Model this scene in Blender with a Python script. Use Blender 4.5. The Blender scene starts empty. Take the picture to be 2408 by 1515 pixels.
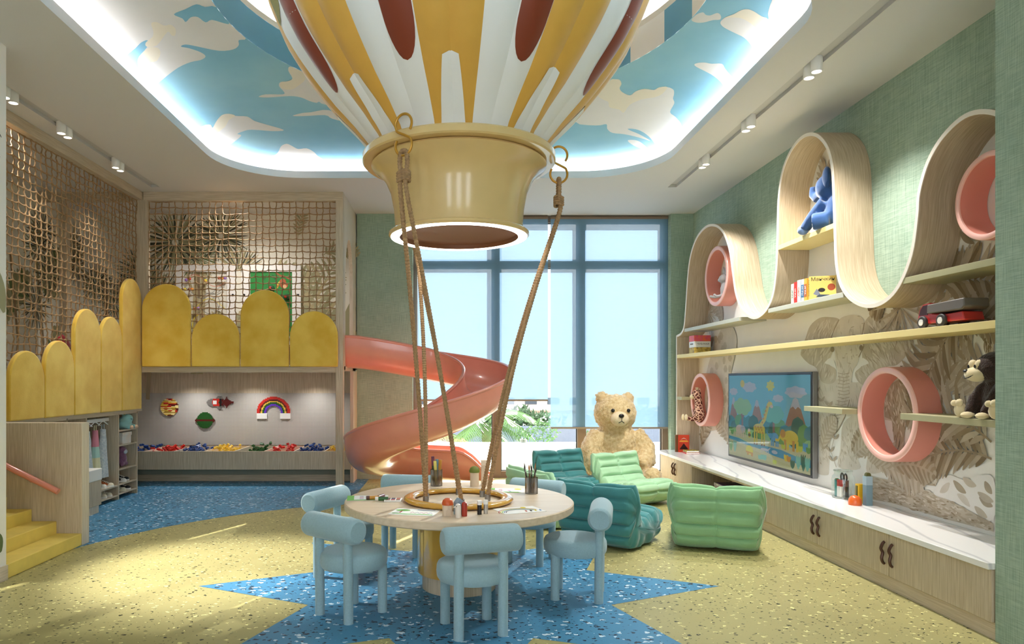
import bpy, math, random
from mathutils import Vector, Matrix
R_ = random.Random(7)
S = bpy.context.scene
COL = S.collection
pi = math.pi

# ------------------------------------------------------------------ camera, light, exposure
cam_d = bpy.data.cameras.new('camera'); cam = bpy.data.objects.new('camera', cam_d); COL.objects.link(cam)
cam.location = (0, 0, 1.5); cam.rotation_euler = (pi/2, 0, 0)
cam_d.sensor_width = 36; cam_d.lens = 1620/2408*36
cam_d.shift_x = (1204-1058)/2408; cam_d.shift_y = (893-757.5)/2408
cam_d.clip_start = .05; cam_d.clip_end = 300
S.camera = cam
S.view_settings.view_transform = 'Standard'; S.view_settings.look = 'None'
S.view_settings.gamma = 1; S.view_settings.use_curve_mapping = False
S.view_settings.exposure = EXPOSURE = 1.22
W = bpy.data.worlds.new('sky'); S.world = W; W.use_nodes = True
bg = W.node_tree.nodes['Background']
bg.inputs[0].default_value = (.88, .94, 1.0, 1); bg.inputs[1].default_value = 3.0
sun_d = bpy.data.lights.new('sun', 'SUN'); sun = bpy.data.objects.new('sun', sun_d); COL.objects.link(sun)
sun_d.energy = 14; sun_d.angle = math.radians(.6); sun_d.color = (1, .93, .80)
sun.rotation_euler = Vector((-.43, -.883, -.43)).to_track_quat('-Z', 'Y').to_euler(); sun.location = (8, 18, 6)

# ------------------------------------------------------------------ materials
def lin(c):
    c = [x/255 for x in c]
    return tuple((x/12.92 if x <= .04045 else ((x+.055)/1.055)**2.4) for x in c)+(1,)
MATS = {}
def M(name, col=None, rough=.6, metal=0, vary=0, vscale=8, bump=0, bscale=60, spec=.5, coat=0, sheen=0, emit=0, stretch=None, col2=None, sss=0):
    """plain principled material with optional colour variation and fine relief"""
    if name in MATS: return MATS[name]
    m = bpy.data.materials.new(name); m.use_nodes = True; nt = m.node_tree; N = nt.nodes; L = nt.links
    b = N['Principled BSDF']; c = lin(col)
    b.inputs['Base Color'].default_value = c; b.inputs['Roughness'].default_value = rough
    b.inputs['Metallic'].default_value = metal; b.inputs['Specular IOR Level'].default_value = spec
    if coat: b.inputs['Coat Weight'].default_value = coat; b.inputs['Coat Roughness'].default_value = .08
    if sheen: b.inputs['Sheen Weight'].default_value = sheen; b.inputs['Sheen Roughness'].default_value = .4
    if emit: b.inputs['Emission Color'].default_value = c; b.inputs['Emission Strength'].default_value = emit
    if vary or bump:
        tc = N.new('ShaderNodeTexCoord'); mp = N.new('ShaderNodeMapping'); L.new(tc.outputs['Object'], mp.inputs[0])
        if stretch: mp.inputs['Scale'].default_value = stretch
    if vary:
        n = N.new('ShaderNodeTexNoise'); n.inputs['Scale'].default_value = vscale; n.inputs['Detail'].default_value = 5
        L.new(mp.outputs[0], n.inputs['Vector'])
        r = N.new('ShaderNodeValToRGB'); e = r.color_ramp.elements; e[0].position = .34; e[1].position = .66
        c2 = lin(col2) if col2 else tuple(max(0, x*(1-vary)) for x in c[:3])+(1,)
        e[0].color = c2; e[1].color = c if col2 else tuple(min(1, x*(1+vary*.5)) for x in c[:3])+(1,)
        L.new(n.outputs[0], r.inputs[0]); L.new(r.outputs[0], b.inputs['Base Color'])
    if bump:
        n2 = N.new('ShaderNodeTexNoise'); n2.inputs['Scale'].default_value = bscale; n2.inputs['Detail'].default_value = 3
        L.new(mp.outputs[0], n2.inputs['Vector'])
        bp = N.new('ShaderNodeBump'); bp.inputs['Strength'].default_value = bump; bp.inputs['Distance'].default_value = .01
        L.new(n2.outputs[0], bp.inputs['Height']); L.new(bp.outputs[0], b.inputs['Normal'])
    MATS[name] = m; return m
def wood(name, c1, c2, grain=(14, 14, .6), scale=7, rough=.5):
    if name in MATS: return MATS[name]
    m = M(name, c1, rough, vary=.1, vscale=scale, col2=c2, stretch=grain, bump=.06, bscale=40)
    return m
def emis(name, col, s):
    if name in MATS: return MATS[name]
    m = bpy.data.materials.new(name); m.use_nodes = True; nt = m.node_tree; nt.nodes.clear()
    e = nt.nodes.new('ShaderNodeEmission'); o = nt.nodes.new('ShaderNodeOutputMaterial')
    e.inputs[0].default_value = lin(col); e.inputs[1].default_value = s; nt.links.new(e.outputs[0], o.inputs[0])
    MATS[name] = m; return m
def glass(name, col, clear=.85, rough=.05):
    """thin clear glass: light passes straight, surface reflects"""
    if name in MATS: return MATS[name]
    m = bpy.data.materials.new(name); m.use_nodes = True; nt = m.node_tree; N = nt.nodes; N.clear()
    t = N.new('ShaderNodeBsdfTransparent'); t.inputs[0].default_value = lin(col)
    g = N.new('ShaderNodeBsdfGlossy'); g.inputs['Roughness'].default_value = rough
    mx = N.new('ShaderNodeMixShader'); mx.inputs[0].default_value = 1-clear; o = N.new('ShaderNodeOutputMaterial')
    nt.links.new(t.outputs[0], mx.inputs[1]); nt.links.new(g.outputs[0], mx.inputs[2]); nt.links.new(mx.outputs[0], o.inputs[0])
    MATS[name] = m; return m
def linen(name, ca, cb, s=1.0):
    """woven wallcovering: crossed vertical and horizontal threads"""
    if name in MATS: return MATS[name]
    m = bpy.data.materials.new(name); m.use_nodes = True; nt = m.node_tree; N = nt.nodes; L = nt.links
    b = N['Principled BSDF']; b.inputs['Roughness'].default_value = .85; b.inputs['Specular IOR Level'].default_value = .2
    tc = N.new('ShaderNodeTexCoord'); fac = []
    for sc in ((150*s, 150*s, 6*s), (8*s, 8*s, 130*s), (2.2, 2.2, 2.2)):
        mp = N.new('ShaderNodeMapping'); mp.inputs['Scale'].default_value = sc
        n = N.new('ShaderNodeTexNoise'); n.inputs['Scale'].default_value = 1; n.inputs['Detail'].default_value = 4
        L.new(tc.outputs['Object'], mp.inputs[0]); L.new(mp.outputs[0], n.inputs['Vector']); fac.append(n)
    a = N.new('ShaderNodeMath'); a.operation = 'ADD'; L.new(fac[0].outputs[0], a.inputs[0]); L.new(fac[1].outputs[0], a.inputs[1])
    a2 = N.new('ShaderNodeMath'); a2.operation = 'ADD'; L.new(a.outputs[0], a2.inputs[0])
    h = N.new('ShaderNodeMath'); h.operation = 'MULTIPLY'; h.inputs[1].default_value = .45; L.new(fac[2].outputs[0], h.inputs[0]); L.new(h.outputs[0], a2.inputs[1])
    r = N.new('ShaderNodeValToRGB'); r.color_ramp.elements[0].position = .95; r.color_ramp.elements[1].position = 1.45
    mr = N.new('ShaderNodeMapRange'); mr.inputs[1].default_value = .95; mr.inputs[2].default_value = 1.5
    L.new(a2.outputs[0], mr.inputs[0]); r.color_ramp.elements[0].position = 0; r.color_ramp.elements[1].position = 1
    r.color_ramp.elements[0].color = lin(ca); r.color_ramp.elements[1].color = lin(cb)
    L.new(mr.outputs[0], r.inputs[0]); L.new(r.outputs[0], b.inputs['Base Color'])
    bp = N.new('ShaderNodeBump'); bp.inputs['Strength'].default_value = .12; bp.inputs['Distance'].default_value = .004
    L.new(a.outputs[0], bp.inputs['Height']); L.new(bp.outputs[0], b.inputs['Normal'])
    MATS[name] = m; return m
def speckle(name, base, flecks, scale):
    """rubber flooring with coloured flecks; flecks: list of (colour, id range lo, hi, radius)"""
    if name in MATS: return MATS[name]
    m = bpy.data.materials.new(name); m.use_nodes = True; nt = m.node_tree; N = nt.nodes; L = nt.links
    b = N['Principled BSDF']; b.inputs['Roughness'].default_value = .42; b.inputs['Specular IOR Level'].default_value = .35
    tc = N.new('ShaderNodeTexCoord'); cur = None
    n0 = N.new('ShaderNodeTexNoise'); n0.inputs['Scale'].default_value = 1.3; n0.inputs['Detail'].default_value = 3
    L.new(tc.outputs['Object'], n0.inputs['Vector'])
    r0 = N.new('ShaderNodeValToRGB'); c = lin(base)
    r0.color_ramp.elements[0].position = .3; r0.color_ramp.elements[1].position = .7
    r0.color_ramp.elements[0].color = tuple(x*.92 for x in c[:3])+(1,); r0.color_ramp.elements[1].color = tuple(x*1.05 for x in c[:3])+(1,)
    L.new(n0.outputs[0], r0.inputs[0]); cur = r0.outputs[0]
    for i, (fc, lo, hi, rad, sc) in enumerate(flecks):
        mp = N.new('ShaderNodeMapping'); mp.inputs['Location'].default_value = (i*3.7, i*1.9, 0); mp.inputs['Rotation'].default_value = (0, 0, i*.8)
        mp.inputs['Scale'].default_value = (1, 1.5, 1)
        nz = N.new('ShaderNodeTexNoise'); nz.inputs['Scale'].default_value = sc*2; nz.inputs['Detail'].default_value = 2
        L.new(tc.outputs['Object'], nz.inputs['Vector'])
        ad = N.new('ShaderNodeMixRGB'); ad.blend_type = 'ADD'; ad.inputs[0].default_value = .9/sc
        L.new(tc.outputs['Object'], ad.inputs[1]); L.new(nz.outputs['Color'], ad.inputs[2]); L.new(ad.outputs[0], mp.inputs[0])
        v = N.new('ShaderNodeTexVoronoi'); v.inputs['Scale'].default_value = sc; L.new(mp.outputs[0], v.inputs['Vector'])
        v.voronoi_dimensions = '2D'
        sx = N.new('ShaderNodeSeparateColor'); L.new(v.outputs['Color'], sx.inputs[0])
        g = N.new('ShaderNodeMath'); g.operation = 'GREATER_THAN'; g.inputs[1].default_value = lo; L.new(sx.outputs[0], g.inputs[0])
        rr = N.new('ShaderNodeMath'); rr.operation = 'MULTIPLY'; rr.inputs[1].default_value = rad; L.new(sx.outputs[1], rr.inputs[0])
        d = N.new('ShaderNodeMath'); d.operation = 'LESS_THAN'; L.new(v.outputs['Distance'], d.inputs[0]); L.new(rr.outputs[0], d.inputs[1])
        mu = N.new('ShaderNodeMath'); mu.operation = 'MULTIPLY'; L.new(g.outputs[0], mu.inputs[0]); L.new(d.outputs[0], mu.inputs[1])
        mx = N.new('ShaderNodeMixRGB'); L.new(mu.outputs[0], mx.inputs[0]); L.new(cur, mx.inputs[1]); mx.inputs[2].default_value = lin(fc); cur = mx.outputs[0]
    L.new(cur, b.inputs['Base Color']); MATS[name] = m; return m

OAK = wood('oak', (208, 192, 168), (184, 166, 140))
OAK_H = wood('oak_flat', (208, 192, 168), (184, 166, 140), (.6, 14, 14))
OAK_Y = wood('oak_flat_depth', (208, 192, 168), (186, 168, 142), (14, .6, 14))
OAK_PALE = wood('oak_pale', (224, 212, 194), (204, 190, 168))
OAK_BAND = wood('oak_band', (200, 182, 156), (178, 158, 130), (16, .7, .7))
OAK_EDGE = M('oak_edge', (235, 225, 212), .5)
TABLEWOOD = wood('table_oak', (226, 206, 180), (212, 190, 162), (.5, 9, 9), 5, .35)
WHITE = M('white_paint', (240, 238, 234), .6)
CEIL = M('ceiling_paint', (214, 211, 209), .7)
YEL_PAD = M('mustard_velvet', (244, 206, 92), .8, vary=.16, vscale=4, sheen=.5, bump=.15, bscale=150, col2=(228, 182, 60))
YEL_STEP = M('yellow_rubber', (242, 212, 106), .6, vary=.06)
CORAL = M('coral_plastic', (232, 148, 128), .28, coat=.5, vary=.03)
PINK = M('pink_lacquer', (226, 146, 130), .4, coat=.15)
PINK_RIM = M('pink_rim', (246, 190, 178), .4, coat=.2)
ROPE = M('jute_rope', (166, 132, 94), .9, vary=.25, vscale=60, bump=.4, bscale=160)
BRASS = M('ochre_hook', (190, 138, 46), .35, metal=.4)
CREAM = M('cream_lacquer', (218, 186, 126), .22, coat=.35, vary=.03)
BLUECH = M('powder_blue_boucle', (150, 180, 190), .9, sheen=.4, bump=.25, bscale=220, vary=.05, vscale=90)
METAL = M('grey_metal', (150, 150, 152), .35, metal=.8)
BLACK = M('black_plastic', (18, 18, 20), .4)
DARK = M('dark_shadow_gap', (60, 58, 56), .8)
MARBLE = M('white_marble', (232, 230, 228), .18, vary=.05, vscale=1.6, col2=(212, 210, 210))
GREENWALL = linen('green_linen', (138, 160, 143), (172, 192, 173))
SHELF_Y = M('pale_yellow_board', (236, 214, 146), .5)
SHELF_G = M('sage_grey_board', (190, 190, 176), .5)
SHELF_O = M('olive_board', (176, 170, 132), .4)
MURAL = M('mural_ground', (240, 236, 230), .8, vary=.04, vscale=2)
PAPER = M('paper', (244, 242, 238), .8)

# ------------------------------------------------------------------ mesh kit
class MB:
    def __init__(s): s.v = []; s.f = []; s.mi = []; s.k = 0
    def add(s, vs, fs):
        o = len(s.v); s.v += [tuple(v) for v in vs]
        for f in fs: s.f.append(tuple(i+o for i in f)); s.mi.append(s.k)
        return s
    def box(s, x0, x1, y0, y1, z0, z1):
        return s.add([(x, y, z) for z in (z0, z1) for y in (y0, y1) for x in (x0, x1)],
                     [(0, 2, 3, 1), (4, 5, 7, 6), (0, 1, 5, 4), (2, 6, 7, 3), (0, 4, 6, 2), (1, 3, 7, 5)])
    def obox(s, c, size, rot=(0, 0, 0)):
        o = len(s.v); a, b, d = (q/2 for q in size); s.box(-a, a, -b, b, -d, d)
        m = Matrix.Rotation(rot[2], 3, 'Z') @ Matrix.Rotation(rot[1], 3, 'Y') @ Matrix.Rotation(rot[0], 3, 'X')
        for i in range(o, len(s.v)): s.v[i] = tuple(m @ Vector(s.v[i]) + Vector(c))
        return s
    def xf(s, o, m):
        for i in range(o, len(s.v)): s.v[i] = tuple(m @ Vector(s.v[i]))
        return s
    def grid(s, fn, nu, nv, cu=False, cv=False):
        vs = [fn(i/(nu if cu else nu-1), j/(nv if cv else nv-1)) for i in range(nu) for j in range(nv)]
        fs = []
        for i in range(nu if cu else nu-1):
            for j in range(nv if cv else nv-1):
                a = i; b = (i+1) % nu; c = j; d = (j+1) % nv
                fs.append((a*nv+c, b*nv+c, b*nv+d, a*nv+d))
        return s.add(vs, fs)
    def lathe(s, prof, c=(0, 0, 0), n=32, caps=True):
        """prof: (r, z) list from bottom to top"""
        vs = []; fs = []; k = len(prof)
        for i in range(n):
            a = 2*pi*i/n
            for r, z in prof: vs.append((c[0]+r*math.cos(a), c[1]+r*math.sin(a), c[2]+z))
        for i in range(n):
            j = (i+1) % n
            for t in range(k-1): fs.append((i*k+t, j*k+t, j*k+t+1, i*k+t+1))
        if caps:
            if prof[0][0] > 1e-5: fs.append(tuple(i*k for i in reversed(range(n))))
            if prof[-1][0] > 1e-5: fs.append(tuple(i*k+k-1 for i in range(n)))
        return s.add(vs, fs)
    def tube(s, pts, r, n=8, closed=False, caps=True):
        P = [Vector(p) for p in pts]; m = len(P); rr = r if isinstance(r, (list, tuple)) else [r]*m
        T = []
        for i in range(m):
            a = P[(i-1) % m] if (closed or i > 0) else P[i]; b = P[(i+1) % m] if (closed or i < m-1) else P[i]
            t = (b-a); T.append(t.normalized() if t.length > 1e-9 else Vector((0, 0, 1)))
        u = T[0].orthogonal().normalized(); vs = []
        for i in range(m):
            u = (u - T[i]*u.dot(T[i])); u = u.normalized() if u.length > 1e-6 else T[i].orthogonal().normalized()
            w = T[i].cross(u)
            for j in range(n):
                a = 2*pi*j/n; vs.append(tuple(P[i]+(u*math.cos(a)+w*math.sin(a))*rr[i]))
        fs = []
        for i in range(m if closed else m-1):
            k = (i+1) % m
            for j in range(n): fs.append((i*n+j, i*n+(j+1) % n, k*n+(j+1) % n, k*n+j))
        if caps and not closed: fs += [tuple(reversed(range(n))), tuple((m-1)*n+j for j in range(n))]
        return s.add(vs, fs)
    def cyl(s, p0, p1, r, r1=None, n=16): return s.tube([p0, p1], [r, r if r1 is None else r1], n)
    def ball(s, c, r, n=14, rot=None):
        if not isinstance(r, (list, tuple)): r = (r, r, r)
        o = len(s.v); k = n//2+1
        s.grid(lambda a, b: (r[0]*math.cos(2*pi*a)*math.sin(pi*(.002+.996*b)), r[1]*math.sin(2*pi*a)*math.sin(pi*(.002+.996*b)), -r[2]*math.cos(pi*b)), n, k, True, False)
        s.add([], []); s.f.append(tuple(o+i*k for i in reversed(range(n)))); s.f.append(tuple(o+i*k+k-1 for i in range(n))); s.mi += [s.k, s.k]
        m = Matrix.Identity(3)
        if rot: m = Matrix.Rotation(rot[2], 3, 'Z') @ Matrix.Rotation(rot[1], 3, 'Y') @ Matrix.Rotation(rot[0], 3, 'X')
        for i in range(o, len(s.v)): s.v[i] = tuple(m @ Vector(s.v[i]) + Vector(c))
        return s
    def prism(s, poly, fr, d0, d1):
        """poly 2-D outline mapped by fr(a, b, d) and thickened from d0 to d1"""
        n = len(poly)
        return s.add([fr(a, b, d0) for a, b in poly]+[fr(a, b, d1) for a, b in poly],
                     [tuple(reversed(range(n))), tuple(range(n, 2*n))]+[(i, (i+1) % n, n+(i+1) % n, n+i) for i in range(n)])
    def poly(s, pts): return s.add(pts, [tuple(range(len(pts)))])
    def build(s, name, mats, parent=None, smooth=True, bevel=0, ang=38, loc=None, rz=0):
        me = bpy.data.meshes.new(name); me.from_pydata(s.v, [], s.f)
        mats = mats if isinstance(mats, (list, tuple)) else [mats]
        for m in mats: me.materials.append(m)
        if len(mats) > 1: me.polygons.foreach_set('material_index', s.mi)
        if smooth:
            me.polygons.foreach_set('use_smooth', [True]*len(s.f)); me.set_sharp_from_angle(angle=math.radians(ang))
        me.update(); o = bpy.data.objects.new(name, me); COL.objects.link(o)
        if parent: o.parent = parent
        if loc: o.location = loc
        if rz: o.rotation_euler.z = rz
        if bevel:
            b = o.modifiers.new('bevel', 'BEVEL'); b.width = bevel; b.segments = 2; b.limit_method = 'ANGLE'; b.angle_limit = math.radians(40)
        return o
def T(o, label, cat, group=None):
    o['label'] = label; o['category'] = cat
    if group: o['group'] = group
    return o
def St(o, label=None):
    o['kind'] = 'structure'
    if label: o['label'] = label
    return o
def E(name, label=None, cat=None, loc=(0, 0, 0), rz=0, group=None):
    o = bpy.data.objects.new(name, None); COL.objects.link(o); o.location = loc; o.rotation_euler.z = rz; o.empty_display_size = .1
    if label: T(o, label, cat, group)
    return o
def dup(root, loc=None, rz=None):
    def cp(o, par):
        c = o.copy(); COL.objects.link(c); c.parent = par
        for ch in o.children: cp(ch, c)
        return c
    r = cp(root, root.parent)
    if loc is not None: r.location = loc
    if rz is not None: r.rotation_euler.z = rz
    return r
def remat(o, m):
    o.material_slots[0].link = 'OBJECT'; o.material_slots[0].material = m
def arc(cx, cy, r, a0, a1, n=10, ry=None):
    ry = r if ry is None else ry
    return [(cx+r*math.cos(math.radians(a0+(a1-a0)*i/n)), cy+ry*math.sin(math.radians(a0+(a1-a0)*i/n))) for i in range(n+1)]
def rrect(x0, x1, y0, y1, r, n=6):
    return arc(x1-r, y0+r, r, -90, 0, n)+arc(x1-r, y1-r, r, 0, 90, n)+arc(x0+r, y1-r, r, 90, 180, n)+arc(x0+r, y0+r, r, 180, 270, n)
def spline(pts, sub=6, closed=False):
    P = [Vector(p) for p in pts]; n = len(P); out = []
    for i in range(n if closed else n-1):
        g = lambda k: P[k % n] if closed else P[max(0, min(n-1, k))]
        a, b, c, d = g(i-1), g(i), g(i+1), g(i+2)
        for j in range(sub):
            t = j/sub; out.append(tuple(.5*((2*b)+(c-a)*t+(2*a-5*b+4*c-d)*t*t+(3*b-a-3*c+d)*t**3)))
    if not closed: out.append(tuple(P[-1]))
    return out
FX = lambda x: (lambda a, b, d: (x+d, a, b))     # a=Y, b=Z, thickness along X
FY = lambda y: (lambda a, b, d: (a, y+d, b))     # a=X, b=Z, thickness along Y
FZ = lambda z: (lambda a, b, d: (a, b, z+d))     # a=X, b=Y, thickness along Z
def text(name, body, size, loc, rot, mat, parent=None):
    c = bpy.data.curves.new(name, 'FONT'); c.body = body; c.size = size; c.extrude = .0004; c.align_x = 'CENTER'; c.align_y = 'CENTER'
    c.materials.append(mat); o = bpy.data.objects.new(name, c); COL.objects.link(o); o.location = loc; o.rotation_euler = rot
    bpy.context.view_layer.update(); me = bpy.data.meshes.new_from_object(o.evaluated_get(bpy.context.evaluated_depsgraph_get())); bpy.data.objects.remove(o)
    o = bpy.data.objects.new(name, me); COL.objects.link(o); o.location = loc; o.rotation_euler = rot
    if parent: o.parent = parent
    return o
def plush(name, parts, mat, parent=None, vox=.012, fluff=0, fs=.03):
    """one continuous stuffed skin grown over balls ('b', c, r, rot) and limbs ('t', pts, radii)"""
    mb = MB()
    for p in parts:
        if p[0] == 'b': mb.ball(p[1], p[2], 16, p[3] if len(p) > 3 else None)
        else: mb.tube(p[1], p[2], 12)
    o = mb.build(name, mat, parent)
    r = o.modifiers.new('skin', 'REMESH'); r.mode = 'VOXEL'; r.voxel_size = vox; r.use_smooth_shade = True
    sm = o.modifiers.new('soft', 'SMOOTH'); sm.factor = .6; sm.iterations = 4
    if fluff:
        tx = bpy.data.textures.new(name+'_pile', 'CLOUDS'); tx.noise_scale = fs; tx.noise_depth = 2
        d = o.modifiers.new('pile', 'DISPLACE'); d.texture = tx; d.strength = fluff; d.texture_coords = 'LOCAL'; d.mid_level = .4
    return o
# painted cloud outlines on the sky ceiling (metres, X and Y)
CLOUDS = [
('w', [(-2.936, 4.642), (-1.757, 4.547), (-1.73, 4.808), (-1.724, 5.082), (-1.701, 5.303), (-1.642, 5.544), (-1.71, 5.578), (-1.735, 5.661), (-1.804, 5.734), (-1.93, 5.758), (-2.081, 5.685), (-2.166, 5.649), (-2.22, 5.685), (-2.162, 5.714), (-2.093, 5.783), (-2.078, 5.859), (-2.144, 5.924), (-2.244, 5.963), (-2.396, 6.071), (-2.609, 6.285), (-2.758, 6.451), (-2.866, 6.61), (-2.966, 6.743), (-3.105, 5.859)]),
('b', [(-2.918, 6.044), (-2.605, 5.709), (-2.515, 5.614), (-2.448, 5.578), (-2.506, 5.697), (-2.643, 5.859), (-2.714, 5.99), (-2.789, 6.183), (-2.868, 6.314), (-2.955, 6.42)]),
('b', [(-2.076, 5.18), (-1.965, 5.111), (-1.856, 5.043), (-1.806, 5.078), (-1.724, 5.082), (-1.701, 5.303), (-1.737, 5.313), (-1.818, 5.261), (-1.879, 5.298), (-1.91, 5.22), (-1.965, 5.224), (-2.029, 5.292), (-2.036, 5.24)]),
('c', [(-2.304, 5.313), (-2.252, 5.292), (-2.219, 5.345), (-2.16, 5.334), (-2.15, 5.399), (-2.193, 5.498), (-2.221, 5.498), (-2.232, 5.443), (-2.408, 5.661), (-2.5, 5.685), (-2.478, 5.614), (-2.383, 5.521), (-2.339, 5.432)]),
('c', [(-2.739, 6.071), (-2.678, 5.911), (-2.579, 5.783), (-2.482, 5.697), (-2.417, 5.709), (-2.441, 5.808), (-2.526, 5.937), (-2.604, 5.976), (-2.732, 6.127)]),
('w', [(-1.859, 6.693), (-1.775, 6.636), (-1.612, 6.636), (-1.584, 6.578), (-1.6, 6.451), (-1.564, 6.359), (-1.496, 6.344), (-1.437, 6.285), (-1.438, 6.127), (-1.4, 6.044), (-1.325, 6.127), (-1.143, 6.299), (-0.976, 6.953), (-1.248, 6.881), (-1.292, 6.812), (-1.325, 6.839), (-1.386, 6.794), (-1.451, 6.709), (-1.553, 6.676), (-1.767, 6.709)]),
('c', [(-1.432, 6.127), (-1.4, 6.044), (-1.325, 6.127), (-1.324, 6.299), (-1.402, 6.42), (-1.506, 6.53), (-1.579, 6.498), (-1.586, 6.42), (-1.559, 6.365), (-1.496, 6.344), (-1.437, 6.285)]),
('w', [(-1.64, 7.176), (-1.521, 7.1), (-1.43, 7.081), (-1.231, 7.026), (-1.105, 7.333), (-1.242, 7.254), (-1.298, 7.157), (-1.524, 7.184)]),
('w', [(-2.985, 7.848), (-2.846, 7.669), (-2.759, 7.539), (-2.667, 7.456), (-2.58, 7.423), (-2.59, 7.518), (-2.488, 7.333), (-2.37, 7.157), (-2.284, 7.119), (-2.236, 7.176), (-2.117, 7.195), (-2.077, 7.313), (-1.984, 7.414), (-1.826, 7.582), (-1.96, 7.617), (-2.182, 7.574), (-2.29, 7.625), (-2.377, 7.704), (-2.347, 7.735), (-2.376, 7.803), (-2.514, 7.989), (-2.71, 8.234), (-2.857, 8.522), (-3.035, 8.889)]),
('c', [(-2.59, 7.518), (-2.488, 7.333), (-2.37, 7.157), (-2.284, 7.119), (-2.236, 7.176), (-2.34, 7.293), (-2.452, 7.497), (-2.68, 7.758), (-2.744, 7.669), (-2.667, 7.456), (-2.58, 7.423)]),
('w', [(-2.33, 8.577), (-2.266, 8.468), (-2.155, 8.442), (-2.07, 8.311), (-1.987, 8.11), (-1.901, 8.027), (-1.854, 8.11), (-1.809, 8.209), (-1.703, 8.184), (-1.644, 8.311), (-1.623, 8.468), (-1.578, 8.632), (-1.662, 8.716), (-1.781, 8.819), (-1.885, 8.716), (-2.01, 8.716), (-2.174, 8.802), (-2.275, 8.843), (-2.338, 8.773)]),
('w', [(1.329, 7.333), (1.368, 6.689), (1.407, 6.627), (1.467, 6.329), (1.51, 6.301), (1.556, 6.315), (1.594, 6.401), (1.599, 6.489), (1.644, 6.58), (1.741, 6.658), (1.771, 6.565), (1.839, 6.51), (1.935, 6.535), (1.968, 6.475), (2.042, 6.469), (2.118, 6.529), (2.156, 6.627), (2.182, 6.737), (2.232, 6.852), (2.261, 7.075), (2.357, 7.202), (2.477, 7.39), (2.572, 7.61), (2.705, 7.756), (2.819, 8.823), (2.634, 8.556), (2.478, 8.207), (2.298, 7.864), (2.146, 7.651), (2.032, 7.557), (1.949, 7.548), (2.001, 7.61), (2.119, 7.714), (2.31, 7.93), (2.148, 7.82), (1.954, 7.714), (1.809, 7.672), (1.724, 7.548), (1.682, 7.41), (1.582, 7.449)]),
('c', [(1.42, 6.627), (1.467, 6.329), (1.51, 6.301), (1.556, 6.315), (1.594, 6.401), (1.599, 6.489), (1.644, 6.58), (1.741, 6.658), (1.771, 6.565), (1.839, 6.51), (1.935, 6.535), (1.968, 6.475), (2.042, 6.469), (2.04, 6.627), (1.986, 6.705), (1.882, 6.754), (1.798, 6.885), (1.79, 7.093), (1.72, 7.005), (1.612, 6.953), (1.568, 6.819), (1.5, 6.754)]),
('w', [(2.047, 7.93), (2.076, 7.895), (2.153, 7.921), (2.242, 8.021), (2.388, 8.255), (2.305, 8.217), (2.159, 8.09)]),
('w', [(2.13, 6.006), (2.154, 5.976), (2.21, 5.97), (2.277, 5.993), (2.365, 5.993), (2.43, 6.084), (2.532, 6.218), (2.725, 6.445), (2.737, 6.689), (2.65, 6.596), (2.532, 6.401), (2.397, 6.245), (2.272, 6.137), (2.172, 6.058)]),
('w', [(1.847, 5.266), (1.855, 5.189), (1.893, 5.155), (1.926, 5.189), (1.965, 5.198), (2.002, 5.164), (2.037, 5.189), (2.061, 5.237), (2.056, 5.262), (2.011, 5.266), (1.952, 5.302), (1.896, 5.302)]),
('w', [(2.079, 5.296), (2.088, 5.227), (2.134, 5.179), (2.166, 5.123), (2.21, 5.11), (2.269, 5.141), (2.354, 5.208), (2.429, 5.256), (2.387, 5.17), (2.351, 5.059), (2.332, 4.987), (2.277, 4.85), (2.693, 4.85), (2.829, 5.095), (2.774, 6.11), (2.651, 5.968), (2.575, 5.808), (2.464, 5.646), (2.362, 5.535), (2.27, 5.47), (2.181, 5.408), (2.118, 5.356)]),
('c', [(2.088, 5.227), (2.134, 5.179), (2.166, 5.123), (2.21, 5.11), (2.269, 5.141), (2.354, 5.208), (2.429, 5.256), (2.507, 5.428), (2.448, 5.439), (2.335, 5.326), (2.214, 5.237), (2.129, 5.227)])]
# ------------------------------------------------------------------ setting
from mathutils.geometry import tessellate_polygon
CX, CY = .065, 5.0                # balloon and table axis
CEILZ = 4.0
def flat(mb, outer, holes, z, up=False):
    loops = [[Vector((a, b, 0)) for a, b in l] for l in [outer]+holes]
    tri = tessellate_polygon(loops); vs = [(v.x, v.y, z) for l in loops for v in l]
    fs = []
    for t in tri:
        a, b, c = (Vector(vs[i]) for i in t); nz = (b-a).cross(c-a).z
        fs.append(tuple(t) if (nz > 0) == up else tuple(reversed(t)))
    return mb.add(vs, fs)
GREENF = speckle('olive_rubber_floor', (172, 163, 110), [((34, 40, 24), .66, 1, .23, 18), ((232, 226, 158), .55, 1, .23, 17), ((60, 66, 36), .7, 1, .2, 28)], 20)
BLUEF = speckle('blue_rubber_floor', (72, 138, 178), [((22, 38, 62), .45, 1, .33, 16), ((206, 226, 238), .5, 1, .31, 15), ((24, 44, 70), .6, 1, .24, 24)], 20)
fl = St(flat(MB(), [(-5.7, -2.2), (3.9, -2.2), (3.9, 10.95), (-5.7, 10.95)], [], 0, True).build('floor', GREENF, smooth=False), 'speckled olive rubber floor with a blue star')
star = [(CX+(1.89 if i % 2 == 0 else 1.09)*math.cos(i*pi/8), CY+(1.89 if i % 2 == 0 else 1.09)*math.sin(i*pi/8)) for i in range(16)]
flat(MB(), star, [], .0012, True).build('star_inlay', BLUEF, fl, False)
a0 = math.acos((-1.22-CX)/3.57)
bor = [(-1.22, 10.93)]+[(CX+3.57*math.cos(a0+(pi*1.08-a0)*i/40), CY+3.57*math.sin(a0+(pi*1.08-a0)*i/40)) for i in range(41)]+[(-5.6, 4.2), (-5.6, 10.93)]
flat(MB(), bor, [], .0012, True).build('border_inlay', BLUEF, fl, False)

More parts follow.
